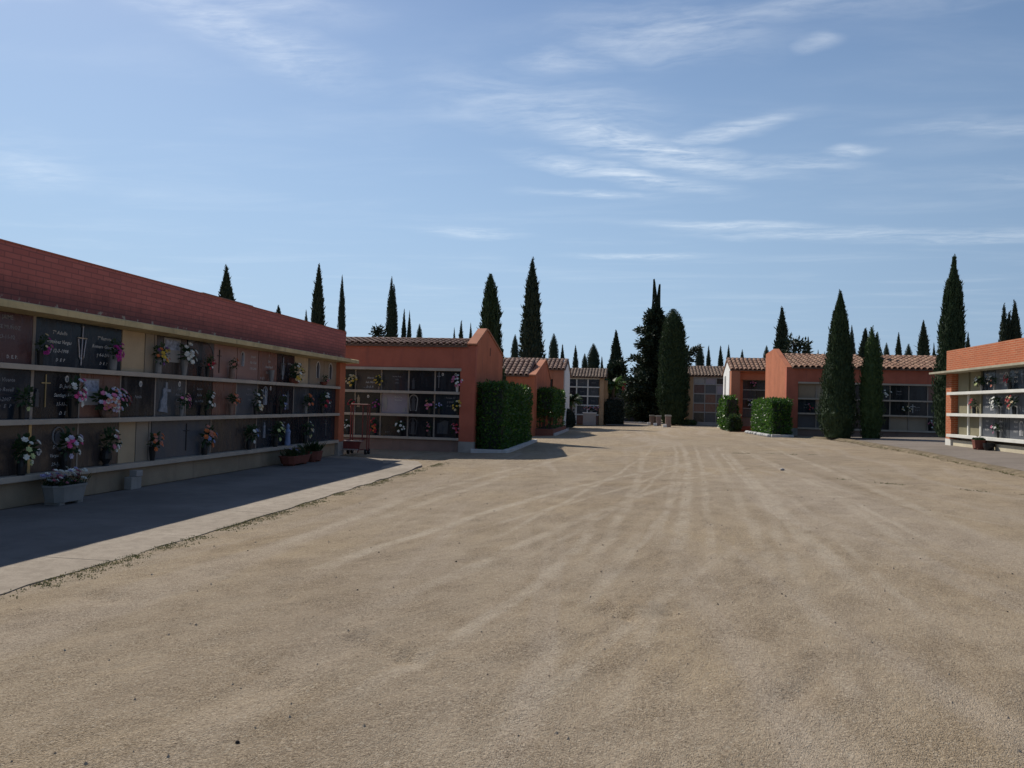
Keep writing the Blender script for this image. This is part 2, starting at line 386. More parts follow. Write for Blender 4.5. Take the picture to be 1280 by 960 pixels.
def ground_mat():
    m, t, b, v = mat_base('gravel ground')
    base = (.405, .330, .243)
    big = t.noise(v, .16, 4, .55); mid = t.noise(v, 1.1, 5, .65); fine = t.noise(v, 38, 4, .7); grit = t.noise(v, 130, 2, .7)
    # wheel tracks: paler compacted lines mostly along the avenue, wandering with a slow warp
    wn = t.new('TexNoise'); t.l.new(v, wn.inputs['Vector']); wn.inputs['Scale'].default_value = .07; wn.inputs['Detail'].default_value = 1
    wm = t.new('VectorMath', operation='MULTIPLY_ADD'); t.l.new(wn.outputs['Color'], wm.inputs[0]); wm.inputs[1].default_value = (7, 7, 0); t.l.new(v, wm.inputs[2])
    tr1 = t.noise(t.mapping(wm.outputs[0], (1.5, .055, 1), (0, 0, rad(4))), 1.0, 4, .55)
    tr2 = t.noise(t.mapping(wm.outputs[0], (1.9, .07, 1), (0, 0, rad(-26))), .8, 3, .5)
    patch = t.noise(t.mapping(wm.outputs[0], (.55, .16, 1), (0, 0, rad(12))), 1.0, 5, .62)
    c = t.mix(t.ramp(big, .3, .7), tuple(x * .88 for x in base), (base[0] * 1.05, base[1] * 1.01, base[2] * .92))
    c = t.mix(t.math('MULTIPLY', t.ramp(patch, .42, .62), .32), c, (.245, .190, .138))
    mot = t.noise(aniso(t, wm.outputs[0], 32, 2.6, .9), 1.5, 6, .68)
    gold = t.ramp(t.noise(v, .33, 3, .5), .48, .68)
    c = t.mix(t.math('MULTIPLY', gold, .5), c, (.40, .305, .19))
    c = t.mix(t.math('MULTIPLY', t.ramp(mot, .50, .66), .34), c, (.24, .185, .13))
    c = t.mix(t.math('MULTIPLY', t.ramp(mot, .44, .30), .35), c, (.43, .335, .225))
    c = t.mix(t.math('MULTIPLY', t.ramp(mid, .45, .75), .40), c, (.25, .18, .105))
    c = t.mix(t.math('MULTIPLY', t.ramp(tr1, .50, .64), .62), c, (.44, .365, .285))
    c = t.mix(t.math('MULTIPLY', t.ramp(tr2, .55, .69), .42), c, (.43, .35, .26))
    # single wheel tracks: parabolas x = a + b y + c y2 through three ground points, fading at their ends
    sx = t.new('SeparateXYZ'); t.l.new(v, sx.inputs[0])
    ww = t.noise(v, .5, 3, .6)
    X = t.math('ADD', sx.outputs[0], t.math('MULTIPLY_ADD', ww, .24, -.12)); Y = sx.outputs[1]; Y2 = t.math('MULTIPLY', Y, Y)
    tot = None
    for (x1, y1), (x2, y2), (x3, y3), wd, k in TRACKS:
        den = (y1 - y2) * (y1 - y3) * (y2 - y3)
        cc = (y3 * (x2 - x1) + y2 * (x1 - x3) + y1 * (x3 - x2)) / den
        bb = (y3 * y3 * (x1 - x2) + y2 * y2 * (x3 - x1) + y1 * y1 * (x2 - x3)) / den
        aa = x1 - bb * y1 - cc * y1 * y1
        slope = abs(bb + 2 * cc * y2); nrm = 1 / math.sqrt(1 + slope * slope)
        fx = t.math('MULTIPLY_ADD', Y2, cc, t.math('MULTIPLY_ADD', Y, bb, aa))
        d = t.math('MULTIPLY', t.math('ABSOLUTE', t.math('SUBTRACT', X, fx)), nrm)
        e = t.math('MULTIPLY', t.ramp(d, wd, wd * .25), k)
        lo, hi = min(y1, y3), max(y1, y3)
        e = t.math('MULTIPLY', e, t.math('MULTIPLY', t.ramp(Y, lo - .5, lo + .12 * (hi - lo)), t.ramp(Y, hi + 2, hi - .25 * (hi - lo))))
        tot = e if tot is None else t.math('MAXIMUM', tot, e)
    brk = t.ramp(t.noise(v, 1.6, 5, .65), .30, .60)
    tot = t.math('MULTIPLY', tot, brk)
    c = t.mix(t.math('MULTIPLY', tot, .75), c, (.50, .425, .33))
    vo = t.new('TexVoronoi'); t.l.new(v, vo.inputs['Vector']); vo.inputs['Scale'].default_value = 150
    sep = t.new('SeparateColor'); t.l.new(vo.outputs['Color'], sep.inputs[0])
    vo2 = t.new('TexVoronoi'); t.l.new(v, vo2.inputs['Vector']); vo2.inputs['Scale'].default_value = 62
    sep2 = t.new('SeparateColor'); t.l.new(vo2.outputs['Color'], sep2.inputs[0])
    loose = t.ramp(t.noise(v, 2.2, 4, .6), .38, .62)
    k1 = t.math('MULTIPLY', t.ramp(sep.outputs[0], .45, .95), t.math('MULTIPLY_ADD', loose, .55, .25))
    c = t.mix(t.math('MULTIPLY', k1, t.math('MULTIPLY_ADD', tot, -.5, .9)), c, (.135, .098, .062))
    c = t.mix(t.math('MULTIPLY', t.ramp(sep.outputs[1], .72, 1.0), .45), c, (.53, .45, .34))
    c = t.mix(t.math('MULTIPLY', t.ramp(sep2.outputs[0], .90, .98), .35), c, (.17, .125, .085))
    c = t.mix(t.math('MULTIPLY', t.ramp(sep2.outputs[1], .92, .99), .35), c, (.52, .45, .35))
    c = t.mix(t.math('MULTIPLY', t.ramp(fine, .44, .72), .38), c, (.20, .15, .105))
    spk = t.noise(v, 88, 3, .65); spk2 = t.noise(v, 46, 3, .6)
    msk = t.math('MULTIPLY_ADD', t.ramp(mot, .42, .62), .75, .25)
    c = t.mix(t.math('MULTIPLY', t.ramp(spk, .55, .68), t.math('MULTIPLY', msk, .85)), c, (.085, .062, .042))
    c = t.mix(t.math('MULTIPLY', t.ramp(spk2, .60, .70), t.math('MULTIPLY', msk, .55)), c, (.11, .08, .055))
    c = t.mix(t.math('MULTIPLY', t.ramp(spk, .42, .30), .35), c, (.56, .47, .37))
    t.put(b.inputs['Base Color'], c); b.inputs['Roughness'].default_value = .97; b.inputs['Specular IOR Level'].default_value = .12
    dome = t.math('MULTIPLY', t.math('SUBTRACT', .6, vo.outputs['Distance']), t.math('MULTIPLY_ADD', sep.outputs[2], .8, .2))
    h = t.math('ADD', t.math('MULTIPLY', mid, .8), t.math('ADD', t.math('MULTIPLY', fine, .45), t.math('ADD', t.math('MULTIPLY', dome, .42), t.math('ADD', t.math('MULTIPLY', spk, -.5), t.math('MULTIPLY', mot, .9)))))
    bump(t, b, h, .85, .03)
    return m

def ground_z(x, y):
    z = g(x)
    d = math.hypot(x, y)
    if d < 45:
        k = max(0, 1 - d / 45)
        n1 = noise.noise(Vector((x * .55, y * .35, 1.3)))
        wx = x + 1.6 * noise.noise(Vector((x * .06, y * .06, 4)))
        ruts = noise.noise(Vector((wx * 1.7, y * .10, 7.7)))
        n3 = noise.noise(Vector((x * 2.6, y * 2.2, 3.1))); n4 = noise.noise(Vector((x * 7, y * 7, 9.1)))
        z += k * (.020 * n1 + .008 * ruts + .011 * n3 * max(0, n1 + .4) + .002 * n4)
        if d < 16:
            u = x * .85 - y * .53; w_ = x * .53 + y * .85
            z += .014 * (1 - d / 16) * noise.noise(Vector((u * 4.2, w_ * 1.1, 2.2))) * (.6 + max(-.4, noise.noise(Vector((x * .7, y * .6, 6.6)))) * 1.2)
        for hx, hy, sx, sy, a, an in ((-.05, 5.45, .07, .24, -.075, -.6), (.04, 5.55, .08, .22, .05, -.6), (.30, 5.5, .08, .16, -.06, -.4), (.22, 5.62, .07, .2, .04, -.4), (-.22, 4.85, .06, .42, .05, -1.0), (-.12, 4.78, .06, .4, -.035, -1.0),
                                  (.30, 5.05, .10, .1, -.035, 0), (-1.35, 4.35, .09, .7, -.045, -.95), (-1.28, 4.48, .08, .7, .03, -.95), (-1.9, 3.9, .07, .5, -.035, -.9), (.9, 4.1, .08, .4, -.025, .6), (-.6, 3.6, .09, .4, -.03, -.8), (-3.9, 5.3, .30, .10, -.05, .5), (-3.3, 6.0, .28, .08, -.04, .5), (-2.4, 5.4, .08, .6, -.03, -.9)):
            ca, sa = math.cos(an), math.sin(an); ex, ey = x - hx, y - hy
            if abs(ex) > 2 or abs(ey) > 2: continue
            q = ((ex * ca - ey * sa) / sx) ** 2 + ((ex * sa + ey * ca) / sy) ** 2
            if q < 6: z += a * math.exp(-q) * (.7 + .6 * noise.noise(Vector((x * 9, y * 9, 4))))
    if x < -4.72 and y < 21: z -= min(1, (-4.72 - x) / .25) * .05
    if x > 8.6 and y < 46: z -= .03
    return z

def make_ground():
    def axis(segs):
        out = []
        for a, b, st in segs:
            n = max(1, round((b - a) / st)); out += [a + (b - a) * i / n for i in range(n)]
        out.append(segs[-1][1]); return out
    xs = axis([(-900, -200, 100), (-200, -30, 17), (-30, -8, 2), (-8, -5.5, .25), (-5.5, 4.5, .042), (4.5, 9.5, .12), (9.5, 30, 2), (30, 200, 17), (200, 900, 100)])
    ys = axis([(-300, -20, 28), (-20, 2, 1.0), (2, 9, .045), (9, 16, .11), (16, 30, .3), (30, 90, 2), (90, 300, 21), (300, 1500, 100)])
    mb = MB(); nx = len(xs)
    mb.v = [(x, y, ground_z(x, y)) for y in ys for x in xs]
    mb.f = [(j * nx + i, j * nx + i + 1, (j + 1) * nx + i + 1, (j + 1) * nx + i) for j in range(len(ys) - 1) for i in range(nx - 1)]
    o = mb.build('ground', ground_mat(), smooth=True, fix=False); tag(o, kind='structure')
make_ground()

# concrete pavement along the left wall, with its worn far corner
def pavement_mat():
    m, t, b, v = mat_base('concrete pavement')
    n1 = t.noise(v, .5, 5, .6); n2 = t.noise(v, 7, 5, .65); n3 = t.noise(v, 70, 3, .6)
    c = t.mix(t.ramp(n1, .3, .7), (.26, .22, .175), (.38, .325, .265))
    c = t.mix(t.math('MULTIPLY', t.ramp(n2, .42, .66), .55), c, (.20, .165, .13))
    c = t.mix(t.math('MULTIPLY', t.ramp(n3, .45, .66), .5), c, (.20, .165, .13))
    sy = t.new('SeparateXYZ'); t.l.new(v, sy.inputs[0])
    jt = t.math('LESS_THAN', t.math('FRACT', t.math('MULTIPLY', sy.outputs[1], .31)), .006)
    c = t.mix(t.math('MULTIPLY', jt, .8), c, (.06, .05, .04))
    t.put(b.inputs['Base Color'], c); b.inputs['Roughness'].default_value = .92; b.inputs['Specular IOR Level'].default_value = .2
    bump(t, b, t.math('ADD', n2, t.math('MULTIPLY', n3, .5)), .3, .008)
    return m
def edge_line(pts, wob, seed):
    out = []
    for (x0, y0), (x1, y1) in zip(pts, pts[1:]):
        n = max(1, int(math.hypot(x1 - x0, y1 - y0) / .25))
        for i in range(n):
            k = i / n; x = x0 + (x1 - x0) * k; y = y0 + (y1 - y0) * k
            out.append((x + wob * noise.noise(Vector((x * 3, y * 1.7, seed))), y))
    out.append(pts[-1]); return out
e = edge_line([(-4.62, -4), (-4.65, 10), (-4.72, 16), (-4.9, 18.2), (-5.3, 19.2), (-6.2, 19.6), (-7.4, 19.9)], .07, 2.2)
inner = [(x - .70 - (.06 if y > 17 else 0), y - (.55 if y > 18.5 else 0)) for x, y in e if y < 19.5 and x > -6.3]  # tone break laid along the edge of the wall's shadow
tag(MB().prism_xy(-.1, .020, e + [(-7.9, 20.1), (-7.9, 19.4)] + inner[::-1]).build('pavement_sun_strip', pavement_mat(), bevel=0), kind='structure')
tag(MB().prism_xy(-.1, .018, inner + [(-7.9, 19.4), (-7.96, -4)]).build('pavement', surf('shade-toned paving', (.175, .162, .152), .92, .2, .8, .4, .006, 90, .2, (.12, .11, .10), .5), bevel=0), kind='structure')  # darker colour carries the wall's shade; the pale strip is the sunlit part
# raised path before the right brick block
ep = edge_line([(6.6, 3), (7.55, 12), (8.08, 17.3), (8.72, 24.3), (9.1, 33.0), (9.0, 35.3), (8.3, 36.6)], .05, 5.1)
mb = MB()
n = len(ep)
pv, pf = [], []
for x, y in ep:
    x2 = 24.0
    for k in range(6):
        xx = x + (x2 - x) * (k / 5) ** 1.6
        pv.append((xx, y, g(xx) + (.02 if k == 0 else .07)))
for j in range(n - 1):
    for k in range(5): pf.append((j * 6 + k, j * 6 + k + 1, (j + 1) * 6 + k + 1, (j + 1) * 6 + k))
mb.add(pv, pf)
o = mb.build('path', M['asphalt_path']); tag(o, kind='structure')
# dirty sloping edge of the path
mb = MB(); pv, pf = [], []
for j, (x, y) in enumerate(ep):
    w = .22 + .10 * noise.noise(Vector((x, y * .9, 8.8)))
    zz = g(x)
    for dx, dz in ((-w, -.02), (-w * .55, .035), (-.02, .075), (.16, .079), (.22, .06)): pv.append((x + dx, y, zz + dz + .012 * noise.noise(Vector((x * 5 + dx, y * 4, 1)))))
for j in range(n - 1):
    for k in range(4): pf.append((j * 5 + k, j * 5 + k + 1, (j + 1) * 5 + k + 1, (j + 1) * 5 + k))
mb.add(pv, pf); tag(mb.build('path_verge', M['path_edge'], smooth=True), kind='structure')

# loose pebbles and weed tufts
mb = MB()
for i in range(700):
    y = 2.6 + 22 * R.random() ** 2.2; x = R.uniform(-4.4 - .0 * y, 7.5) if y > 8 else R.uniform(-4.2, 5.2)
    if x < -4.4: continue
    r = R.choice((.004, .005, .006, .006, .008, .011)) * (1 + y / 25)
    z = ground_z(x, y); a = R.random() * 6.28
    c, s = math.cos(a) * r, math.sin(a) * r; k = R.uniform(.6, 1.2)
    mb.add([(x + c, y + s, z - .002), (x - s * k, y + c * k, z - .002), (x - c, y - s, z - .002), (x + s * k, y - c * k, z - .002), (x + c * .2, y, z + r * .9)],
           [(0, 1, 4), (1, 2, 4), (2, 3, 4), (3, 0, 4)])
tag(mb.build('pebbles', leafmat('pebble stone', (.24, .185, .13), (.46, .38, .29), .95, 0, .1), fix=False), 'loose pebbles strewn over the gravel', 'pebbles', kind='stuff')
mb = MB()
for i in range(34):
    y = 2.5 + 16 * R.random() ** 1.6; x = R.uniform(-4, 6)
    r = R.uniform(.006, .012); z = ground_z(x, y)
    mb.lathe([(r * .7, -.003), (r, r * .4), (r * .4, r * .9)], (x, y, z), 6, R.uniform(.6, 1))
tag(mb.build('dark_droppings', surf('dark stone', (.03, .026, .023), .95, .3), fix=False), 'small dark stones scattered on the gravel', 'stones', kind='stuff')
for px, py, r, nm in ((978, 588, .05, 'pale stone lying on the gravel before the right path'),):
    p = Vector((3.45, 17.98, g(3.45)))
    MBs = MB().lathe([(r * .7, -.01), (r, r * .3), (r * .8, r * .7), (r * .3, r * .95)], p, 8, .7)
    tag(MBs.build('stone', M['palegrey'], smooth=True), nm, 'stone')
mb = MB()
def tuft(mb, x, y, z, h, n):
    for k in range(n):
        a = R.random() * 6.28; l = h * R.uniform(.5, 1.1); w = .006 + .004 * R.random(); dx, dy = math.cos(a) * l * R.uniform(.3, 1), math.sin(a) * l * R.uniform(.3, 1)
        ox, oy = x + R.uniform(-.03, .03), y + R.uniform(-.03, .03)
        mb.add([(ox - w * math.sin(a), oy + w * math.cos(a), z), (ox + w * math.sin(a), oy - w * math.cos(a), z), (ox + dx, oy + dy, z + l * .7)], [(0, 1, 2)])
for i in range(2000):
    y = 4.5 + 15 * R.random() ** 1.3
    if noise.noise(Vector((y * .9, 0, 3))) < -.05 and R.random() < .85: continue
    x = -4.66 + abs(R.gauss(0, .12)); tuft(mb, x, y, max(.012 if x < -4.62 else -1, ground_z(x, y) - .003), .026, 4)
for i in range(350):
    k = R.random(); x, y = (4.1 + 3 * k, 16.0 - 3.4 * k) if R.random() < .6 else (3.0 + 2.8 * k, 24.5 - .6 * k)
    if noise.noise(Vector((x * 2, y, 1))) < 0: continue
    x += R.gauss(0, .03); y += R.gauss(0, .05); tuft(mb, x, y, ground_z(x, y), .03, 3)
for i in range(900):
    j = R.randrange(len(ep)); x, y = ep[j]
    if not 10 < y < 34: continue
    x -= R.uniform(0, .2); y += R.uniform(-.12, .12); tuft(mb, x, y, g(x) + .01, .06, 4)
tag(mb.build('weeds', M['weed'], fix=False), 'sparse weeds growing along the pavement and path edges', 'weeds', kind='stuff')

# ------------------------------------------------------------------ slabs and their ornaments (facade local frame: x right, y inwards, z up)
def text_obj(parent, lines, xc, zc, y, size, mat, shear=.28, gap=1.75, name='inscription'):
    cu = bpy.data.curves.new('lettering', 'FONT'); cu.body = '\n'.join(lines); cu.size = size * .74; cu.shear = shear
    cu.align_x = 'CENTER'; cu.align_y = 'CENTER'; cu.space_line = gap; cu.resolution_u = 1; cu.extrude = 0; cu.offset = size * .012
    ob = bpy.data.objects.new('lettering', cu)
    me = bpy.data.meshes.new_from_object(ob)
    bpy.data.objects.remove(ob); bpy.data.curves.remove(cu)
    me.transform(Matrix(((1, 0, 0, xc), (0, 0, -1, y - .003), (0, 1, 0, zc), (0, 0, 0, 1))))
    me.materials.clear(); me.materials.append(mat); me.name = name
    o = bpy.data.objects.new(name, me); COL.objects.link(o); o.parent = parent
    return o

def d_cross(par, x, z, y, h, w, mat, name='cross', t=.014):
    MB().box(x - t / 2, x + t / 2, y - .014, y - .001, z - h / 2, z + h / 2).box(x - w / 2, x + w / 2, y - .016, y - .002, z + h * .22, z + h * .22 + t).build(name, mat, par)

def d_crucifix(par, x, z, y, h, mat):
    mb = MB(); t = .012
    mb.tube((x - .01, y - .012, z - h / 2), (x + .012, y - .012, z + h / 2), t, t * .8, 6)
    mb.tube((x - .10, y - .014, z + h * .20), (x + .10, y - .014, z + h * .20), t, t, 6)
    mb.lathe([(.0, -.03), (.03, 0), (0, .03)], (x + .012, y - .012, z + h / 2), 6, .4)
    for s in (-1, 1):                     # drapery hanging from the arms
        q = [(s * .08, .17), (s * .07, .04), (s * .055, -.1), (s * .045, -.3), (s * .02, -.34)]
        for a, b in zip(q, q[1:]): mb.tube((x + a[0], y - .01, z + a[1] * h), (x + b[0], y - .01, z + b[1] * h), .011, .011, 5)
    mb.build('crucifix', mat, par)

def d_oval(par, x, z, y, h=.10, w=.07, ring=None):
    mb = MB(); n = 14
    mb.prism_xz(y - .012, y - .001, [(x + w / 2 * math.cos(2 * math.pi * i / n), z + h / 2 * math.sin(2 * math.pi * i / n)) for i in range(n)])
    o = mb.build('photo_medallion', ring or M['porcelain'], par)
    mb = MB().prism_xz(y - .015, y - .0125, [(x + w * .3 * math.cos(2 * math.pi * i / n), z + h * .30 * math.sin(2 * math.pi * i / n) - h * .05) for i in range(n)])
    mb.build('portrait', M['letter_dim'], par)

def d_figure(par, x, z, y, h, mat, arch=None):
    # standing robed figure in low relief: head, shoulders, flaring robe
    if arch:
        n = 12; w = h * .30
        out = [(x + w * math.cos(math.pi * i / n), z + h * .22 + w * 1.1 * math.sin(math.pi * i / n)) for i in range(n + 1)]
        out += [(x - w * .75, z - h * .5), (x + w * .75, z - h * .5)]
        inn = [(x + (p[0] - x) * .8, z + (p[1] - z) * .88) for p in out]
        mb = MB(); k = len(out)
        for i in range(k):
            a, b, c, d = out[i], out[(i + 1) % k], inn[(i + 1) % k], inn[i]
            mb.add([(a[0], y - .008, a[1]), (b[0], y - .008, b[1]), (c[0], y - .008, c[1]), (d[0], y - .008, d[1])], [(0, 1, 2, 3)])
        mb.build('arch_frame', arch, par)
    p = [(-.13, -.5), (.13, -.5), (.12, -.1), (.10, .15), (.15, .22), (.08, .30), (.045, .33), (.06, .42), (0, .5), (-.06, .42), (-.045, .33), (-.08, .30), (-.14, .2), (-.09, .1), (-.12, -.15)]
    MB().prism_xz(y - .02, y - .001, [(x + a * h, z + b * h) for a, b in p]).build('relief_figure', mat, par)

def d_crossfigure(par, x, z, y, h, mat):
    mb = MB().box(x + .02, x + .075, y - .016, y - .001, z - h * .45, z + h * .5).box(x - .06, x + .17, y - .018, y - .002, z + h * .18, z + h * .27)
    mb.build('relief_cross', mat, par)
    p = [(-.30, -.45), (.16, -.5), (.12, -.25), (.02, -.05), (.06, .12), (.0, .30), (-.05, .32), (-.10, .22), (-.10, .05), (-.20, -.1), (-.22, -.3)]
    MB().prism_xz(y - .024, y - .001, [(x + a * h, z + b * h) for a, b in p]).build('relief_figure', mat, par)

def d_head(par, x, z, y, r, mat):
    n = 14; mb = MB()
    for i in range(n):
        if 8 < i < 12: continue
        a, b = 2 * math.pi * i / n + .5, 2 * math.pi * (i + 1) / n + .5
        mb.tube((x + r * math.cos(a), y - .008, z + r * 1.15 * math.sin(a)), (x + r * math.cos(b), y - .008, z + r * 1.15 * math.sin(b)), .012, .012, 5)
    mb.build('halo', M['letter_dim'], par)
    p = [(-.55, -.9), (-.2, -1.7), (.5, -2.1), (1.2, -1.6), (1.3, -.7), (.6, -.2), (.55, .3), (.2, .7), (-.3, .6), (-.6, .1)]
    MB().prism_xz(y - .014, y - .001, [(x + a * r, z + b * r) for a, b in p]).build('relief_head', M['slate'], par)

def slab(par, x0, x1, z0, z1, y, mat, label=None, gap=.012, thick=.03, bevel=.004):
    o = MB().box(x0 + gap, x1 - gap, y, y + thick, z0 + .002, z1 - .002).build('tombstone', mat, par, bevel=bevel)
    if label: o['label'] = label
    return o

def strip(par, x, z0, z1, y, w=.035, mat=None, d=.02):
    return MB().box(x - w / 2, x + w / 2, y - .006, y + d, z0 + .001, z1 - .001).build('divider', mat or M['divider'], par)

# ------------------------------------------------------------------ barrel tile roof
def tile_roof(par, x0, x1, ye, ze, yr, zr, mat, pitch=.2, course=.38, back=None, name='roof'):
    """cover tiles running from the eave (ye,ze) up to the ridge (yr,zr); optional back slope; ridge caps"""
    mb = MB(); bed = MB()
    L = math.hypot(yr - ye, zr - ze); dy, dz = (yr - ye) / L, (zr - ze) / L; ny, nz = -dz, dy
    bed.prism_yz(x0, x1, [(ye + dy * .06, ze + dz * .06), (yr, zr), (yr, zr - .12), (ye + dy * .06, ze + dz * .06 - .07)])
    n = max(1, round((x1 - x0) / pitch)); p = (x1 - x0) / n; nc = max(1, round(L / course)); cl = L / nc
    seg = 5
    for i in range(n):
        xc = x0 + p * (i + .5)
        for k in range(nc):
            s0 = k * cl - (.04 if k else 0); s1 = (k + 1) * cl + .03
            jx = R.gauss(0, .004); jl = R.gauss(0, .006); r0, r1 = p * .42, p * .37
            vs = []
            for s_, r, lift in ((s0, r0, .028), (s1, r1, .006)):
                s_ += jl
                for q in range(seg + 1):
                    a = math.pi * q / seg
                    h = r * .85 * math.sin(a) + lift
                    vs.append((xc + jx + r * math.cos(a), ye + dy * s_ + ny * h, ze + dz * s_ + nz * h))
            m_ = seg + 1
            fs = [(q, q + 1, m_ + q + 1, m_ + q) for q in range(seg)]
            # thickness of the lower lip
            o_ = len(vs)
            for q in range(seg + 1):
                a = math.pi * q / seg; h = (r0 - .018) * .85 * math.sin(a) + .028
                vs.append((xc + jx + (r0 - .018) * math.cos(a), ye + dy * (s0 + jl) + ny * h, ze + dz * (s0 + jl) + nz * h))
            fs += [(q, o_ + q, o_ + q + 1, q + 1) for q in range(seg)]
            mb.add(vs, fs)
    roof = mb.build(name, mat, par, fix=False)
    bed.build('roof_bed', M['tile_bed'], roof)
    cap = MB(); nx = max(1, round((x1 - x0) / .42)); w = (x1 - x0) / nx
    for i in range(nx):
        vs = []
        for x, r in ((x0 + i * w - .02, .085), (x0 + (i + 1) * w + .02, .075)):
            for q in range(7):
                a = math.pi * q / 6; vs.append((x, yr + r * math.cos(a), zr + r * math.sin(a) * .8 + .012))
        cap.add(vs, [(q, q + 1, 8 + q, 7 + q) for q in range(6)])
    cap.build('ridge_tiles', mat, roof, fix=False)
    if back:
        yb, zb = back
        MB().prism_yz(x0, x1, [(yr, zr), (yb, zb), (yb, zb - .1), (yr, zr - .12)]).build('back_slope', mat, roof)
    return roof

# ------------------------------------------------------------------ bouquets
def blossom(mb, c, r, up):
    n = 6; up = up.normalized(); a = up.orthogonal().normalized(); b = up.cross(a); t0 = R.random() * 6
    for ring, (rr, hh, tw) in enumerate(((r, .12, 0), (r * .62, .5, .5))):
        for i in range(n):
            t = t0 + tw + 2 * math.pi * i / n
            d = a * math.cos(t) + b * math.sin(t); s = up.cross(d)
            mb.add([c + up * (r * .1 * ring), c + d * rr * .6 + s * rr * .42 + up * rr * hh, c + d * rr + up * rr * (hh + .12), c + d * rr * .6 - s * rr * .42 + up * rr * hh], [(0, 1, 2, 3)])

VASE = dict(jar=[(.045, 0), (.055, .02), (.06, .12), (.05, .20), (.056, .24), (.048, .238)], cone=[(.035, 0), (.04, .02), (.062, .24), (.055, .238)],
            slim=[(.03, 0), (.034, .02), (.045, .2), (.04, .199)], urn=[(.05, 0), (.035, .03), (.075, .1), (.07, .17), (.05, .22), (.06, .25), (.05, .248)],
            bowl=[(.06, 0), (.10, .05), (.12, .12), (.11, .118)], trough=[(.10, 0), (.13, .03), (.14, .12), (.125, .118)], fig=[(.06, 0), (.065, .05), (.05, .2), (.065, .3), (.03, .36), (.04, .42), (.015, .47)])
BOUQUETS = []
def bouquet(label, loc, face, cols, size=.17, vase='jar', vmat='vase_grey', n=14, droop=.0, stretch=(1, 1), green=1.0, name='flower_vase', cat='flower vase', scale=1.0, hasfl=True):
    """face: outward direction of the wall behind, so the flowers open towards the walkway"""
    t = thing(name, label, cat, loc, 0, 'bouquets on the niche ledges')
    pv = [(r * scale, z * scale) for r, z in VASE[vase]]; top = pv[-1][1]
    MB().lathe(pv, (0, 0, 0), 12).build('vase', M[vmat], t, smooth=False)
    if not hasfl: return t
    face = Vector(face); side = Vector((0, 0, 1)).cross(face)
    cen = Vector((0, 0, top + size * .55)) + face * size * .25
    lf = MB()
    for i in range(int(70 * green)):
        d = Vector((R.gauss(0, 1), R.gauss(0, 1), R.gauss(.2, 1))).normalized()
        p = cen + Vector((d.x * size * stretch[0] if abs(side.x) > .5 else d.x * size * .6, d.y * size * stretch[0] if abs(side.y) > .5 else d.y * size * .6, d.z * size * stretch[1])) * R.uniform(.3, 1.05)
        q = d.orthogonal().normalized() * size * .10; e2 = d * size * R.uniform(.25, .5)
        lf.add([p - q, p + e2 * .5, p + q, p - e2 * .5], [(0, 1, 2, 3)])
    for i in range(5):
        p = cen + Vector((R.gauss(0, .4), R.gauss(0, .4), R.gauss(0, .3))) * size
        lf.tube((0, 0, top - .03), p, .004, .003, 4)
    lf.build('leaves', M['bloomleaf'], t, fix=False)
    mbs = [MB() for _ in cols]
    for i in range(n):
        a = R.uniform(0, 6.28); rr = size * math.sqrt(R.random()) * .95
        lx, lz = rr * math.cos(a) * stretch[0], rr * math.sin(a) * stretch[1]
        fw = math.sqrt(max(0, 1 - (rr / size) ** 2)) * size * .55 + .02
        p = cen + side * lx + Vector((0, 0, lz - droop * abs(lx))) + face * fw
        ci = (i * 7 // 3) % len(cols)
        blossom(mbs[ci], p, size * R.uniform(.19, .30) * (.52 if n > 30 else .88), face * .8 + side * (lx / size) * .7 + Vector((0, 0, .5 + lz / size * .5)))
    for mb, c in zip(mbs, cols):
        if mb.v: mb.build('blossoms', M['p_' + c], t, fix=False)
    return t

# ================================================================== LEFT BRICK NICHE WALL
XL, WS = -8.0, 20.95
LW = thing('columbarium_wall', 'long red brick niche wall with ochre eave running along the left pavement', 'niche wall', (XL, 0, 0), rad(90))
# local x = world Y, local y = -(world X) + XL
L0 = .5
MB().box(L0, WS - .25, .06, .12, .002, .345).build('plinth', M['base'], LW)
MB().box(L0, WS - .02, .14, 2.5, -.05, 2.58).build('core', M['plaster_grey'], LW)
ZB = [(.345, .425), (1.10, 1.172), (1.84, 1.912)]
for k, (a, b) in enumerate(ZB):
    MB().box(L0, WS - .42, -.06, .139, a, b).build('ledge', M['ledge'], LW, bevel=.008)
MB().prism_yz(L0, WS + .34, [(.139, 2.585), (-.30, 2.60), (-.30, 2.685), (-.27, 2.70), (.0, 2.715), (.139, 2.715)]).build('eave', M['eave'], LW)
par = MB().box(L0, WS, -.012, .14, 2.717, 3.47); par.build('parapet', M['brick_left'], LW)
MB().box(L0, WS + .01, -.02, .15, 3.472, 3.492).build('coping', M['stucco_deep'], LW)
MB().box(WS - .41, WS, -.03, .138, .37, 2.584).build('pilaster', M['stucco'], LW)
MB().box(WS - .42, WS + .012, -.04, .136, -.02, .368).build('pilaster_foot', M['concrete'], LW)
MB().prism_xz(.6, 2.4, [(13.9, 3.3), (14.5, 3.66), (16.6, 3.66), (17.4, 3.3)]).build('roof_hump', M['tile_far'], LW)
MB().prism_yz(L0, WS - .02, [(.141, 3.3), (2.5, 3.05), (2.5, 2.58), (.141, 2.582)]).build('flat_roof', M['tile_bed'], LW)
YS = .085                                       # face of the slabs, local y
rows = [(1.912, 2.585), (1.172, 1.84), (.425, 1.10)]
PW = .928
def colx(k): return 9.45 + PW * k
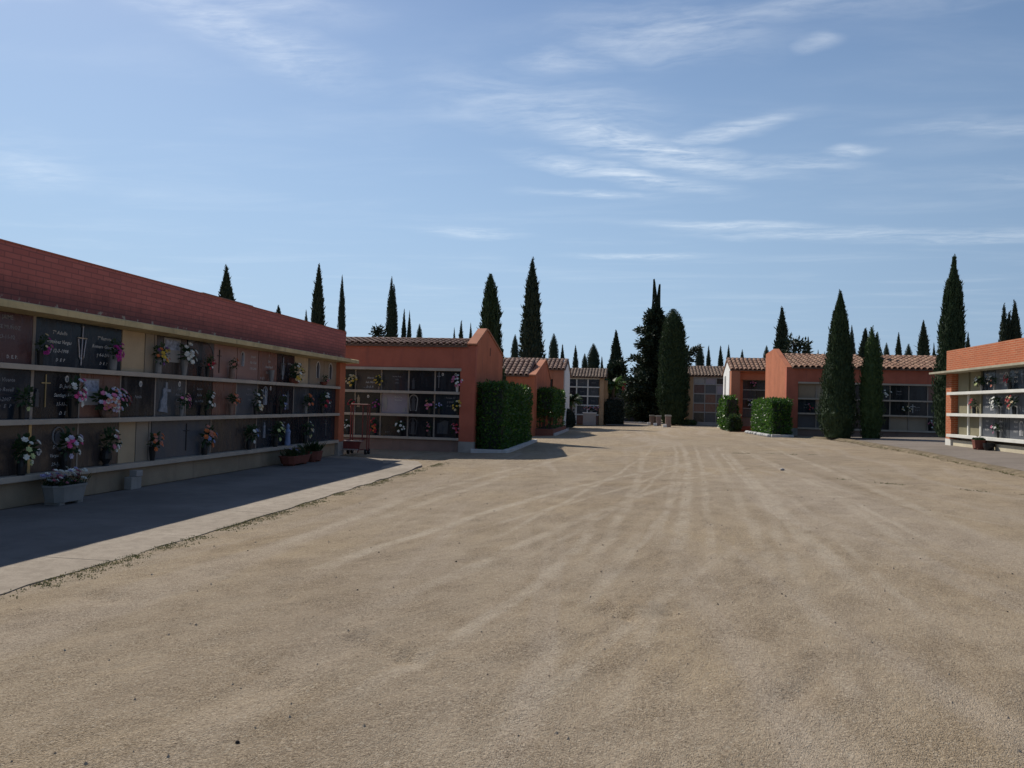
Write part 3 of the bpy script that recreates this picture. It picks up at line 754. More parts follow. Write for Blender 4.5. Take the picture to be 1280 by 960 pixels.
# (row, from, to, material, label, decorations)
spec = [
 (0, -1, 0, 'maroon', 'maroon slab with worn gold lettering', [('t', ['JAIME', 'JOSE MUÑOZ', '23-11-92'], 0, .14, .10, 'letter_dim', 0), ('t', ['D. E. P.'], .1, -.25, .085, 'letter', 0)]),
 (0, 0, 2, 'navy', 'double blue black slab with a central crucifix', [('x', 0, 0, .58), ('t', ['Tº Adolfo', 'Giménez Vargas', '† 12-3-1998'], -.45, .02, .10, 'letter', .3), ('t', ['D  E  P'], -.42, -.24, .085, 'letter', .3), ('t', ['Tª Ramona', 'Romero Giménez', '† 4-6-2004'], .50, .02, .10, 'letter', .3), ('t', ['D  E  P'], .5, -.24, .085, 'letter', .3)]),
 (0, 2, 2.65, 'plaster', 'closed niche of bare beige plaster', []),
 (0, 2.65, 2.93, 'plaster_grey', 'narrow strip of grey plaster', []),
 (0, 3, 4, 'darkbrown', 'dark slab with a framed pale picture', [('p', -.02, .10, .50, .42)]),
 (0, 4, 5, 'black', 'arched black slab', [('a',)]),
 (0, 5, 6, 'pink', 'pinkish slab with a thin dark cross', [('c', -.26, 0, .46, .14, 'letter_dark')]),
 (0, 6, 7, 'pink', 'pinkish slab with an oval relief', [('f', -.25, .10, .30, 'relief', 'letter'), ('t', ['Joseph', 'Mas Vidal', '1931-2001'], .22, .05, .10, 'letter', .3)]),
 (0, 7, 8, 'brown', 'brown slab with a short pale inscription', [('t', ['†', 'Luis', 'Amat Ripoll', '1960-1999'], .05, .06, .10, 'letter', .2), ('t', ['D. E. P.'], -.25, -.27, .09, 'letter', 0)]),
 (0, 8, 9, 'black', 'black slab with a flowered silver cross', [('x', -.18, 0, .52), ('t', ['Mª Rosa', 'Soler', '† 2002'], .22, .0, .09, 'letter', .3)]),
 (0, 9, 9.9, 'plaster', 'closed niche of beige plaster', []),
 (0, 10, 11, 'tan', 'tan slab with a small statue in an arch', [('f', .05, .06, .42, 'slate', 'porcelain'), ('t', ['D. E. P.'], .2, -.27, .09, 'letter', 0)]),
 (0, 11, 12, 'tan', 'tan slab with a dark statue in a white arch', [('f', -.02, .06, .42, 'grey', 'porcelain')]),
 (1, -1, 0, 'navy', 'blue black slab with faint lettering', [('t', ['Dª Rosa Vicente', 'Romero Rosell', '† 14-2-2007'], -.08, .06, .10, 'letter_dim', .3), ('t', ['D   E   P'], 0, -.16, .09, 'letter_dim', .3)]),
 (1, 0, 1, 'black', 'black slab with a thin gold cross and an oval portrait', [('c', -.22, .06, .46, .17, 'gold'), ('t', ['D. Jesús', 'Santiago Reyes', '11-11-2001'], .17, .0, .10, 'letter', .3), ('t', ['D  E  P'], .17, -.26, .10, 'letter', .3), ('o', .19, .24), ('f', -.38, -.04, .26, 'grey', None)]),
 (1, 1, 2, 'brown', 'brown slab with a pale paper picture', [('p', -.22, .06, .34, .40)]),
 (1, 2, 3, 'black', 'plain black slab with an oval portrait', [('o', .05, .22), ('t', ['Familia'], 0, 0, .09, 'letter_dim', .3)]),
 (1, 3, 4, 'grey', 'dark grey slab with a mourner and cross in relief', [('g', -.20, 0, .54), ('o', .25, .25), ('t', ['José', 'Antonio', 'Amador', 'Cortés'], .25, .0, .085, 'letter_dim', .3)]),
 (1, 4, 5, 'black', 'black slab with faded lettering', [('t', ['La teua', 'família', 'no t\'oblida'], 0, .06, .09, 'letter_dim', .3)]),
 (1, 5, 6, 'brown', 'plain brown slab', []),
 (1, 6, 7, 'slate', 'blue grey slab with worn lettering', [('t', ['Família', 'Pont Serra', '1988'], .1, .1, .09, 'letter_dim', 0)]),
 (1, 7, 8, 'black', 'black slab with a grey arched figure', [('f', -.1, .08, .40, 'relief', 'relief'), ('o', .15, .26)]),
 (1, 8, 9, 'black', 'black slab with a pale figure', [('f', .12, .0, .46, 'slate', None)]),
 (1, 9, 10, 'grey', 'grey slab with a small cross', [('c', .25, .24, .12, .08, 'steel'), ('t', ['Antonio', 'Ferrer', '1999'], .2, .02, .09, 'letter_dim', 0)]),
 (1, 10, 11, 'navy', 'blue black slab', []),
 (1, 11, 12, 'navy', 'last blue black slab of the middle row', []),
 (2, -1, 0, 'darkbrown', 'plain dark brown slab', [('t', ['Francisca', 'Moreno'], -.2, .05, .09, 'letter_dim', .3)]),
 (2, 0, 1, 'darkbrown', 'dark brown slab with a haloed head', [('h', .06, .16, .11), ('t', ['Dª Benita', 'Vargas Reyes', '29-1-2009'], .1, -.12, .095, 'letter', .3), ('t', ['D   E   P'], .16, -.27, .08, 'letter_dim', .3), ('o', -.30, -.05)]),
 (2, 1, 2, 'darkbrown', 'plain dark brown slab', []),
 (2, 2, 2.48, 'plaster', 'closed niche of beige plaster', []),
 (2, 2.48, 2.85, 'plaster_grey', 'grey plaster panel', []),
 (2, 2.93, 4.95, 'slate', 'wide blue grey slab with a dark cross', [('c', .12, .02, .50, .17, 'letter_dark')]),
 (2, 5, 7, 'darkbrown', 'wide plain brown slab', []),
 (2, 7, 8, 'navy', 'blue black slab with a small figure', [('f', -.1, .06, .36, 'relief', None), ('t', ['Vicent', 'Pons'], .2, 0, .09, 'letter_dim', .3)]),
 (2, 8, 9, 'black', 'black slab', [('t', ['Pilar', 'Navarro'], 0, .15, .09, 'letter_dim', .3)]),
 (2, 9, 10, 'black', 'black slab', []),
 (2, 10, 12, 'navy', 'wide blue black slab with a thin cross', [('c', .25, .02, .44, .13, 'steel')]),
]
for k in range(-8, -1):
    for r_ in range(3): spec.append((r_, k, k + 1, R.choice(['black', 'navy', 'darkbrown', 'grey', 'maroon']), None, [('t', ['D. E. P.'], 0, -.2, .09, 'letter_dim', 0)]))

def decorate(sl, decos, xc, zc, w, h, y):
    for d in decos:
        k = d[0]
        if k == 't': text_obj(sl, d[1], xc + d[2], zc + d[3], y, d[4], M[d[5]], d[6])
        elif k == 'x': d_crucifix(sl, xc + d[1], zc + d[2], y, d[3], M['steel'])
        elif k == 'c': d_cross(sl, xc + d[1], zc + d[2], y, d[3], d[4], M[d[5]])
        elif k == 'o': d_oval(sl, xc + d[1], zc + d[2], y)
        elif k == 'f': d_figure(sl, xc + d[1], zc + d[2], y, d[3], M[d[4]], M[d[5]] if d[5] else None)
        elif k == 'g': d_crossfigure(sl, xc + d[1], zc + d[2], y, d[3], M['relief'])
        elif k == 'h': d_head(sl, xc + d[1], zc + d[2], y, d[3], M['relief'])
        elif k == 'p':
            fr = MB().box(xc + d[1] - d[3] / 2, xc + d[1] + d[3] / 2, y - .012, y - .001, zc + d[2] - d[4] / 2, zc + d[2] + d[4] / 2)
            fr.build('picture_frame', M['palegrey'], sl)
            MB().box(xc + d[1] - d[3] * .44, xc + d[1] + d[3] * .44, y - .015, y - .0125, zc + d[2] + d[4] * .02, zc + d[2] + d[4] * .44).build('picture', M['photo'], sl)
        elif k == 'a':
            n = 8
            for s in (-1, 1):
                q = [(xc + s * (w / 2 - .016), zc + h / 2 - .004)] + [(xc + s * (w / 2 - .016 - .30 * (1 - math.cos(i / n * math.pi / 2))), zc + h / 2 - .004 - .30 * (1 - math.sin(i / n * math.pi / 2))) for i in range(n + 1)]
                MB().prism_xz(y - .008, y - .001, q).build('corner_piece', M['slate'], sl)

for r_, a, b, mt, lab, dec in spec:
    z0, z1 = rows[r_]; x0, x1 = colx(a), colx(b)
    sl = slab(LW, x0, x1, z0, z1, YS, M[mt], lab)
    decorate(sl, dec, (x0 + x1) / 2, (z0 + z1) / 2, x1 - x0, z1 - z0, YS)
for r_, ks in ((0, (-2, -1, 0, 2.96, 9.95)), (1, (-2, -1, 0, 1, 2, 3, 4, 6, 7, 9)), (2, (-2, -1, 0, 1, 2.88, 4.98, 7, 10))):
    for k in ks: strip(LW, colx(k), rows[r_][0], rows[r_][1], YS, .05 if k in (0, 2.96, 2.88) else .03, M['gold'] if (k == 0 and r_ == 2) else M['divider'])

def lw_b(px, row, label, cols, off=.0, **kw):
    z0 = rows[row][0]
    p = at_x(px, 470 if row == 0 else (520 if row == 1 else 575), XL + .13)
    bouquet(label, (XL + .0 + off, p.y, z0 + .001), (1, 0, 0), cols, **kw)
# top row
lw_b(60, 0, 'magenta and cream flowers on the left half of the crucifix slab, top row', ('magenta', 'cream'), size=.14, vase='slim', vmat='vase_dark', n=10, stretch=(.8, 1.1))
lw_b(150, 0, 'tall magenta blooms at the right end of the crucifix slab, beside the bare plaster niche', ('magenta',), size=.16, vase='jar', vmat='vase_grey', n=14, stretch=(.7, 1.2), droop=.3)
lw_b(206, 0, 'yellow and purple flowers before the framed pale picture, top row', ('yellow', 'purple', 'yellow', 'orange'), size=.18, vase='jar', vmat='vase_grey', n=16)
lw_b(238, 0, 'white roses in a grey vase between the framed picture and the arched black slab', ('white',), size=.22, vase='cone', vmat='vase_grey', n=14, scale=1.15)
lw_b(267, 0, 'red flowers at the right edge of the arched black slab', ('red', 'red', 'white'), size=.14, vase='slim', vmat='vase_dark', n=10)
lw_b(297, 0, 'small salmon flowers between the two pinkish slabs', ('salmon', 'orange'), size=.13, vase='jar', vmat='vase_tan', n=9)
lw_b(346, 0, 'grey vase without flowers beside the black slab with the silver cross', (), vase='cone', vmat='vase_grey', hasfl=False, scale=1.1)
lw_b(374, 0, 'white and cream flowers in a low terracotta trough, top row', ('white', 'cream', 'yellow'), size=.25, vase='trough', vmat='terracotta', n=18, green=1.2)
lw_b(411, 0, 'dark red sprigs in a pink pot between the two small arched statues', ('rose',), size=.13, vase='bowl', vmat='terracotta', n=6, scale=.8)
# middle row
lw_b(38, 1, 'dark leafy bunch without blooms at the strip between two black slabs, middle row', ('palegreen',), size=.16, vase='slim', vmat='vase_dark', n=1, green=1.2)
lw_b(100, 1, 'white and hot pink bunch hanging beside the paper picture, middle row', ('white', 'hotpink', 'paleviolet'), size=.19, vase='cone', vmat='vase_dark', n=20, stretch=(.75, 1.25), scale=1.2)
lw_b(143, 1, 'big spray of pink and white lilies over the brown slab, widest bouquet on the wall', ('pink', 'white', 'salmon', 'paleviolet'), size=.29, vase='bowl', vmat='vase_tan', n=80, stretch=(1.3, .66), scale=1.0, green=1.6)
lw_b(235, 1, 'pink and cream bunch right of the mourner relief', ('rose', 'cream', 'pink'), size=.15, vase='slim', vmat='vase_grey', n=11)
lw_b(266, 1, 'slender bunch of white carnations beside the plain brown slab', ('white',), size=.17, vase='slim', vmat='vase_dark', n=8, stretch=(.5, 1.2))
lw_b(296, 1, 'orange flowers in a tan vase before the blue grey slab', ('orange', 'salmon'), size=.17, vase='cone', vmat='vase_tan', n=13, stretch=(1.1, .7))
lw_b(326, 1, 'cream gladioli hanging before the black slab with the arched figure', ('cream', 'white'), size=.2, vase='slim', vmat='vase_dark', n=12, stretch=(.55, 1.3))
lw_b(357, 1, 'white and blue flowers before the black slab with the pale figure', ('white', 'blue', 'lilac'), size=.15, vase='slim', vmat='vase_dark', n=8, stretch=(.8, 1.2))
lw_b(388, 1, 'bright orange flowers over trailing green leaves, middle row', ('orange', 'orange', 'salmon'), size=.2, vase='slim', vmat='vase_grey', n=12, stretch=(.8, 1.1))
lw_b(408, 1, 'drooping white flowers on the last slab of the middle row', ('white', 'white', 'red'), size=.24, vase='slim', vmat='vase_dark', n=11, stretch=(.9, 1.0), droop=.5)
# bottom row
lw_b(38, 2, 'white flowers with heavy dark greenery at the brass strip, bottom row', ('white', 'palegreen'), size=.2, vase='jar', vmat='vase_dark', n=9, green=2.2)
lw_b(92, 2, 'lilac, white and pink roses right of the haloed head', ('paleviolet', 'white', 'hotpink'), size=.21, vase='jar', vmat='vase_dark', n=13, stretch=(.8, 1.1), green=1.2, scale=1.2)
lw_b(142, 2, 'white and red roses in a black urn beside the beige plaster niche', ('white', 'rose'), size=.2, vase='urn', vmat='vase_dark', n=11, green=1.4, scale=1.15)
lw_b(199, 2, 'orange flowers at the left end of the wide blue grey slab', ('orange', 'salmon'), size=.18, vase='cone', vmat='vase_dark', n=13, stretch=(.8, 1))
lw_b(263, 2, 'orange and pale blue flowers at the right end of the wide blue grey slab', ('orange', 'blue', 'salmon'), size=.22, vase='jar', vmat='vase_dark', n=15, green=1.2)
lw_b(318, 2, 'dark greenery with a few white flowers, bottom row', ('white', 'blue'), size=.2, vase='jar', vmat='vase_dark', n=6, green=2.0)
lw_b(350, 2, 'pale green and white bunch, bottom row towards the far end', ('palegreen', 'white'), size=.21, vase='jar', vmat='vase_dark', n=10, green=1.4)
lw_b(365, 2, 'small blue figurine standing on the bottom ledge', (), vase='fig', vmat='vase_blue', hasfl=False, name='figurine', cat='figurine', scale=1.1)
lw_b(387, 2, 'pale yellow lilies, last bouquet of the bottom row', ('palegreen', 'cream', 'white'), size=.2, vase='jar', vmat='vase_dark', n=9, stretch=(.8, 1))

# planters at the foot of the wall
def trough(name, label, loc, l, w, h, mat, cols, n, fs, taper=.85, hex_=True, group=None):
    t = thing(name, label, 'planter', loc, rad(90), group)
    def ring(k, z): 
        a, b = l / 2 * k, w / 2 * k; c = b * .55
        return [(-a, -b + c, z), (-a + c, -b, z), (a - c, -b, z), (a, -b + c, z), (a, b - c, z), (a - c, b, z), (-a + c, b, z), (-a, b - c, z)]
    mb = MB(); rs = [ring(taper, .04), ring(1, h * .9), ring(1.04, h * .9), ring(1.04, h), ring(.92, h), ring(.9, h * .8)]
    vs = [p for r_ in rs for p in r_]; fcs = [[0, 1, 2, 3, 4, 5, 6, 7][::-1], [40 + i for i in range(8)]]
    for k in range(5):
        for i in range(8): fcs.append((k * 8 + i, k * 8 + (i + 1) % 8, k * 8 + 8 + (i + 1) % 8, k * 8 + 8 + i))
    mb.add(vs, fcs); mb.build('trough', mat, t)
    for s in (-1, 1): MB().box(s * l * .28 - .05, s * l * .28 + .05, -w * .34, w * .34, 0, .045).build('foot', mat, t)
    lf = MB()
    for i in range(160):
        p = Vector((R.uniform(-.46, .46) * l, R.uniform(-.4, .4) * w, h - .02)); d = Vector((R.gauss(0, .5), R.gauss(0, .5), 1)).normalized()
        e2 = d * R.uniform(.06, fs); q = d.orthogonal().normalized() * .022
        lf.add([p, p + e2 * .6 + q, p + e2, p + e2 * .6 - q], [(0, 1, 2, 3)])
    lf.build('leaves', M['shrub'], t, fix=False)
    if cols:
        mbs = [MB() for _ in cols]
        for i in range(n):
            p = Vector((R.uniform(-.48, .48) * l, R.uniform(-.4, .4) * w, h + R.uniform(.02, fs)))
            blossom(mbs[i % len(cols)], p, R.uniform(.028, .05), Vector((R.gauss(0, .4), -.5, 1)))
        for mb, c in zip(mbs, cols): mb.build('blossoms', M['p_' + c], t, fix=False)
    return t
trough('planter_box', 'pale concrete planter box of mixed flowers at the near foot of the brick wall', (XL + .34, 9.62, .019), .62, .34, .27, M['planter_conc'], ('white', 'rose', 'lilac', 'white'), 46, .22)
trough('planter_box', 'long low terracotta trough with dark plants near the far end of the brick wall', (XL + .42, 16.9, .019), 1.1, .36, .22, M['terracotta'], ('lilac',), 5, .26)
trough('planter_box', 'small terracotta pot with sprigs beside the long terracotta trough', (XL + .40, 17.95, .019), .52, .38, .26, M['terracotta'], (), 0, .34)
t = thing('concrete_block', 'small grey concrete block leaning on the plinth under the beige niche', 'block', (XL + .10, 11.42, .019), rad(90))
MB().box(-.13, .13, -.09, .04, 0, .20).build('block', M['concrete'], t, bevel=.015)
MB().box(-.02, .14, -.10, .03, .202, .30).build('cap', M['palegrey'], t, bevel=.01)

# ================================================================== ORANGE TILED BLOCK FACING US (left, behind the brick wall)
FY = 23.5
B2 = thing('columbarium_block', 'orange stuccoed niche block with tile edge behind the end of the brick wall', 'niche block', (-10.6, FY, 0), 0)
ox = 10.6
def X2(x): return x + ox
xr = -4.72
rows2 = [(1.885, 2.53), (1.155, 1.80), (.44, 1.075)]
MB().box(0, X2(-5.20), .09, .25, -.05, .365).build('plinth', M['base_dark'], B2)
MB().box(0, X2(-4.95), .26, 5.0, -.05, 3.28).build('core', M['plaster_grey'], B2)
for a, b in ((.366, .44), (1.076, 1.155), (1.80, 1.885)):
    MB().box(0, X2(-5.20), .0, .259, a, b).build('ledge', M['ledge'], B2, bevel=.006)
MB().box(0, X2(-5.16), -.04, .258, 2.53, 2.615).build('cornice', M['ledge'], B2, bevel=.006)
MB().box(0, X2(-5.195), .02, .258, 2.617, 3.32).build('lintel_wall', M['stucco_deep'], B2)
MB().box(X2(-5.193), X2(xr), .0, .259, .34, 3.33).build('pilaster', M['stucco_deep'], B2)
MB().box(X2(-5.20), X2(xr) + .01, -.012, .262, -.05, .338).build('pilaster_foot', M['concrete'], B2)
gp = [(.262, -.05), (5.2, -.05), (5.2, 3.34), (1.95, 3.98), (1.72, 3.98), (.262, 3.46), (.0, 3.37), (.0, 3.332), (.262, 3.332)]
gb = MB().prism_yz(X2(-4.95), X2(xr), [(.262, -.05), (5.2, -.05), (5.2, 3.34), (2.0, 3.97), (1.66, 3.97), (.262, 3.44)]).build('gable_wall', M['stucco'], B2)
MB().prism_yz(X2(-4.99), X2(xr) + .03, [(-.04, 3.345), (1.66, 3.985), (2.0, 3.985), (5.24, 3.35), (5.24, 3.40), (2.02, 4.04), (1.64, 4.04), (-.06, 3.40)]).build('gable_coping', M['stucco_pale'], gb)
MB().box(X2(xr) - .01, X2(xr) + .004, 2.45, 2.56, 3.18, 3.45).build('vent_slot', M['dark_hole'], gb)
tile_roof(B2, 0, X2(-4.99), -.12, 3.335, 1.75, 3.64, M['tile_left'], .2, .42, (4.9, 3.3))
cols2 = [-9.53, -8.66, -7.80, -6.90, -6.04, -5.20]
YS2 = .20
spec2 = [
 (0, 0, 'black', 'black slab', []), (0, 1, 'darkbrown', 'brown black slab with pale lettering', [('t', ['Mercè', 'Sala Miró', 'D. E. P.'], .05, -.08, .11, 'letter', .25), ('t', ['la teua família'], 0, -.25, .08, 'letter_dim', 0)]),
 (0, 2, 'navy', 'blue black slab with faint lettering', [('t', ['Família Roig', '1978', '1990'], .05, .02, .08, 'letter_dim', 0)]), (0, 3, 'black', 'black slab with small figure', [('f', -.28, -.08, .36, 'grey', None)]),
 (0, 4, 'black', 'black slab with a thin steel cross and oval', [('c', -.30, .04, .5, .13, 'steel'), ('o', -.18, .22), ('o', .24, .22)]),
 (1, 0, 'black', 'black slab with an oval', [('o', -.32, .2)]), (1, 1, 'black', 'black slab with an oval', [('f', -.32, .05, .4, 'tan', None), ('o', 0, .2)]),
 (1, 2, 'lilac', 'lilac grey slab with a pale oval', [('o2',), ('t', ['Elena Puig', 'Marí Font'], .12, .15, .08, 'letter', 0)]),
 (1, 3, 'black', 'black slab with an arched pale figure', [('f', -.26, .02, .50, 'grey', 'palegrey')]), (1, 4, 'navy', 'blue black slab with lilac flowers in relief', [('t', ['Teresa Gil', '† 2003', 'D. E. P.'], .08, .08, .10, 'letter_dim', .25)]),
 (2, 0, 'black', 'black slab', []), (2, 1, 'navy', 'plain blue black slab', []), (2, 2, 'black', 'black slab with a carved corner', [('t', ['R. I. P.'], -.2, -.2, .08, 'letter_dim', 0)]),
 (2, 3, 'black', 'black slab with a faint arched figure', [('f', -.26, 0, .5, 'grey', 'grey')]), (2, 4, 'black', 'black slab with an engraved grey panel', [('q',)]),
]
for r_, k, mt, lab, dec in spec2:
    z0, z1 = rows2[r_]; x0, x1 = X2(cols2[k]), X2(cols2[k + 1])
    sl = slab(B2, x0, x1, z0, z1, YS2, M[mt], lab)
    xc, zc = (x0 + x1) / 2, (z0 + z1) / 2
    for d in dec:
        if d[0] == 'o2':
            n = 14; MB().prism_xz(YS2 - .012, YS2 - .001, [(xc - .3 + .07 * math.cos(2 * math.pi * i / n), zc + .22 * math.sin(2 * math.pi * i / n)) for i in range(n)]).build('oval_relief', M['palegrey'], sl)
            MB().box(xc + .3, xc + .37, YS2 - .012, YS2 - .001, zc - .27, zc - .13).build('photo_plate', M['palegrey'], sl)
        elif d[0] == 'q':
            MB().prism_xz(YS2 - .01, YS2 - .001, [(xc - .32, zc - .2), (xc + .02, zc - .2), (xc + .04, zc + .2), (xc - .1, zc + .22), (xc - .2, zc + .16), (xc - .31, zc + .12)]).build('engraved_panel', M['grey'], sl)
        else: decorate(sl, [d], xc, zc, x1 - x0, z1 - z0, YS2)
for k in (0, 1, 2, 3, 4):
    for r_ in range(3): strip(B2, X2(cols2[k]), rows2[r_][0], rows2[r_][1], YS2 - .02, .045, M['divider'], .035)
strip_x = X2(cols2[0])
MB().box(0, strip_x - .06, YS2, YS2 + .03, .44, 2.53).build('plaster_panel', M['plaster'], B2)
def b2_b(px, row, label, cols, **kw):
    p = at_y(px, 500, FY + .08); bouquet(label, (p.x, FY + .10, rows2[row][0] + .001), (0, -1, 0), cols, **kw)
b2_b(439, 0, 'round cream bouquet at the left end of the orange block, top row', ('cream', 'yellow', 'cream'), size=.20, vase='slim', vmat='vase_dark', n=22)
b2_b(473, 0, 'yellow spray beside the pale lettered slab of the orange block', ('yellow',), size=.17, vase='slim', vmat='vase_tan', n=9, stretch=(.8, 1.1))
b2_b(571, 0, 'pink and white bouquet in a white vase, top row against the orange pilaster', ('pink', 'white', 'rose'), size=.19, vase='cone', vmat='vase_white', n=20)
b2_b(441, 1, 'red flowers above the red trolley', ('red', 'salmon'), size=.16, vase='slim', vmat='vase_dark', n=9, stretch=(1.1, .7))
b2_b(471, 1, 'magenta flowers left of the lilac grey slab', ('magenta', 'purple', 'rose'), size=.17, vase='slim', vmat='vase_dark', n=10)
b2_b(537, 1, 'large pink roses in the centre of the orange block, middle row', ('pink', 'salmon'), size=.2, vase='slim', vmat='vase_dark', n=12)
b2_b(549, 1, 'small lilac flowers just right of the large pink roses', ('lilac',), size=.13, vase='slim', vmat='vase_dark', n=7)
b2_b(572, 1, 'yellow bouquet against the orange pilaster, middle row', ('yellow', 'cream'), size=.18, vase='slim', vmat='vase_dark', n=10, stretch=(.8, 1.1))
b2_b(435.5, 2, 'small white flowers behind the red trolley, bottom row', ('white',), size=.16, vase='jar', vmat='vase_dark', n=8)
b2_b(469, 2, 'rusty red bunch right of the red trolley, bottom row', ('red', 'orange'), size=.2, vase='slim', vmat='vase_dark', n=13, stretch=(.8, 1.2))
b2_b(501, 2, 'white lilies on the carved black slab, bottom row', ('white',), size=.2, vase='slim', vmat='vase_dark', n=8)
b2_b(537.5, 2, 'dusty pink flowers in the centre of the bottom row', ('rose', 'salmon'), size=.15, vase='jar', vmat='vase_dark', n=8, stretch=(.7, 1.2))
b2_b(570, 2, 'deep rose bunch at the right end of the bottom row', ('rose', 'red'), size=.18, vase='slim', vmat='vase_dark', n=12)

# red trolley in front of it
TR = thing('cemetery_trolley', 'red steel hand trolley with tall tube frame beside the orange pilaster', 'trolley', (-7.88, 21.15, 0), 0)
def tubes(name, segs, r, mat, par):
    mb = MB()
    for a, b in segs: mb.tube(a, b, r, r, 8)
    return mb.build(name, mat, par)
fw, fh = .50, 1.42
tubes('frame', [((.0, 0.1, .12), (.0, .1, fh)), ((fw, .1, .12), (fw, .1, fh)), ((-.0, .1, fh), (fw, .1, fh)), ((.36, .1, .34), (.36, .1, fh)), ((0, .1, .45), (fw, .1, .45))], .018, M['red_paint'], TR)
tubes('back_frame', [((0, .28, .12), (0, .28, fh)), ((fw, .28, .12), (fw, .28, fh)), ((0, .28, fh), (fw, .28, fh)), ((0, .1, fh), (0, .28, fh)), ((fw, .1, fh), (fw, .28, fh)), ((0, .1, .12), (0, .28, .12)), ((fw, .1, .12), (fw, .28, .12))], .018, M['red_paint'], TR)
tubes('step_frame', [((-.19, -.22, .36), (.42, -.22, .36)), ((-.22, -.25, .06), (-.17, -.2, .38)), ((.36, -.25, .06), (.42, -.2, .38)), ((-.22, -.25, .14), (0, .1, .14)), ((.36, -.25, .14), (.42, .1, .14)), ((-.17, -.2, .37), (0, .1, .42)), ((.42, -.2, .37), (.42, .1, .42))], .016, M['red_paint'], TR)
MB().box(-.19, .44, -.26, -.02, .372, .396).build('upper_tread', M['rail'], TR, bevel=.005)
MB().box(-.23, .38, -.31, -.10, .135, .158).build('lower_tread', M['rail'], TR, bevel=.005)
MB().box(-.2, .40, -.235, -.22, .165, .365).build('step_panel', M['red_paint'], TR)
for wx, wy in ((-.02, .02), (fw, .02), (0, .27), (fw, .27)):
    w = MB().tube((wx - .025, wy, .075), (wx + .025, wy, .075), .075, .075, 14).build('wheel', M['rubber'], TR)
    MB().tube((wx - .03, wy, .075), (wx + .03, wy, .075), .03, .03, 8).build('hub', M['steel'], w)

# ================================================================== generic far blocks (face the camera)
def front_block(name, label, x0, x1, y, zb, parts):
    return thing(name, label, 'niche block', (x0, y, zb), 0)

# ---- second orange block on the left with visible tiled roof
Y3 = 37.2
B3 = front_block('columbarium_block', 'smaller orange niche block with tiled roof half hidden by the tall box hedge', -10, -4.5, Y3, 0, None)
B3['label'] = 'smaller orange niche block with tiled roof half hidden by the tall box hedge'
o3 = 10.0
MB().box(0, o3 - 5.3, .26, 6, -.1, 2.9).build('core', M['plaster_grey'], B3)
MB().box(0, o3 - 5.05, .02, .258, 2.35, 2.93).build('lintel_wall', M['stucco'], B3)
MB().box(o3 - 5.05, o3 - 4.52, 0, .262, -.1, 2.94).build('pilaster', M['stucco'], B3)
gw = MB().prism_yz(o3 - 4.75, o3 - 4.5, [(.264, -.1), (7.5, -.1), (7.5, 3.0), (4.9, 3.95), (4.5, 3.95), (.264, 3.02)]).build('gable_wall', M['stucco'], B3)
MB().prism_yz(o3 - 4.80, o3 - 4.46, [(-.08, 2.94), (4.5, 3.955), (4.9, 3.955), (7.5, 3.02), (7.5, 3.08), (4.92, 4.02), (4.48, 4.02), (-.1, 3.01)]).build('gable_coping', M['stucco_pale'], gw)
tile_roof(B3, 0, o3 - 4.80, -.15, 2.94, 2.4, 3.82, M['tile_left'], .26, .42, (6, 2.9))
for r_, (a, b) in enumerate(((1.75, 2.33), (1.08, 1.68), (.42, 1.0))):
    for k in range(5): slab(B3, k * .93 + .05, k * .93 + .93, a, b, .2, M[('navy', 'black', 'grey', 'brown', 'black')[(k + r_) % 5]])
    MB().box(0, o3 - 5.05, 0, .256, b, b + .07).build('ledge', M['ledge'], B3)
MB().box(o3 - 5.6, o3 - 5.06, .18, .21, .42, 2.33).build('plaster_panel', M['plaster_grey'], B3)

# ---- third block with a small dark window-like niche and white gable
Y4 = 47.5
B4 = thing('columbarium_block', 'orange block with one dark niche and white gable, behind the hedge in a brick planter', 'niche block', (-9.5, Y4, 0), 0)
o4 = 9.5
MB().box(0, o4 - 4.2, .32, 5, -.1, 3.72).build('core', M['stucco'], B4)
MB().box(o4 - 4.62, o4 - 3.98, 0, .318, -.1, 3.74).build('pilaster', M['stucco_pale'], B4)
MB().box(0, o4 - 4.63, .03, .318, 3.17, 3.74).build('lintel_wall', M['stucco_pale'], B4)
for i, (a, b) in enumerate(((2.62, 3.16), (1.92, 2.3), (1.2, 1.7), (.45, 1.0))):
    slab(B4, o4 - 5.1, o4 - 4.66, a, b, .24, M['black'])
    slab(B4, o4 - 5.9, o4 - 5.14, a, b, .24, M['navy'])
MB().box(0, o4 - 4.64, .10, .316, 2.31, 2.60).build('sill', M['ledge_white'], B4)
gw = MB().prism_yz(o4 - 4.2, o4 - 3.92, [(.32, -.1), (4.6, -.1), (4.6, 3.6), (2.6, 4.5), (2.2, 4.5), (.32, 3.78)]).build('gable_wall', M['white_wall'], B4)
tile_roof(B4, 0, o4 - 3.86, -.15, 3.75, 2.4, 4.52, M['tile_left'], .27, .42, (5.2, 3.6))

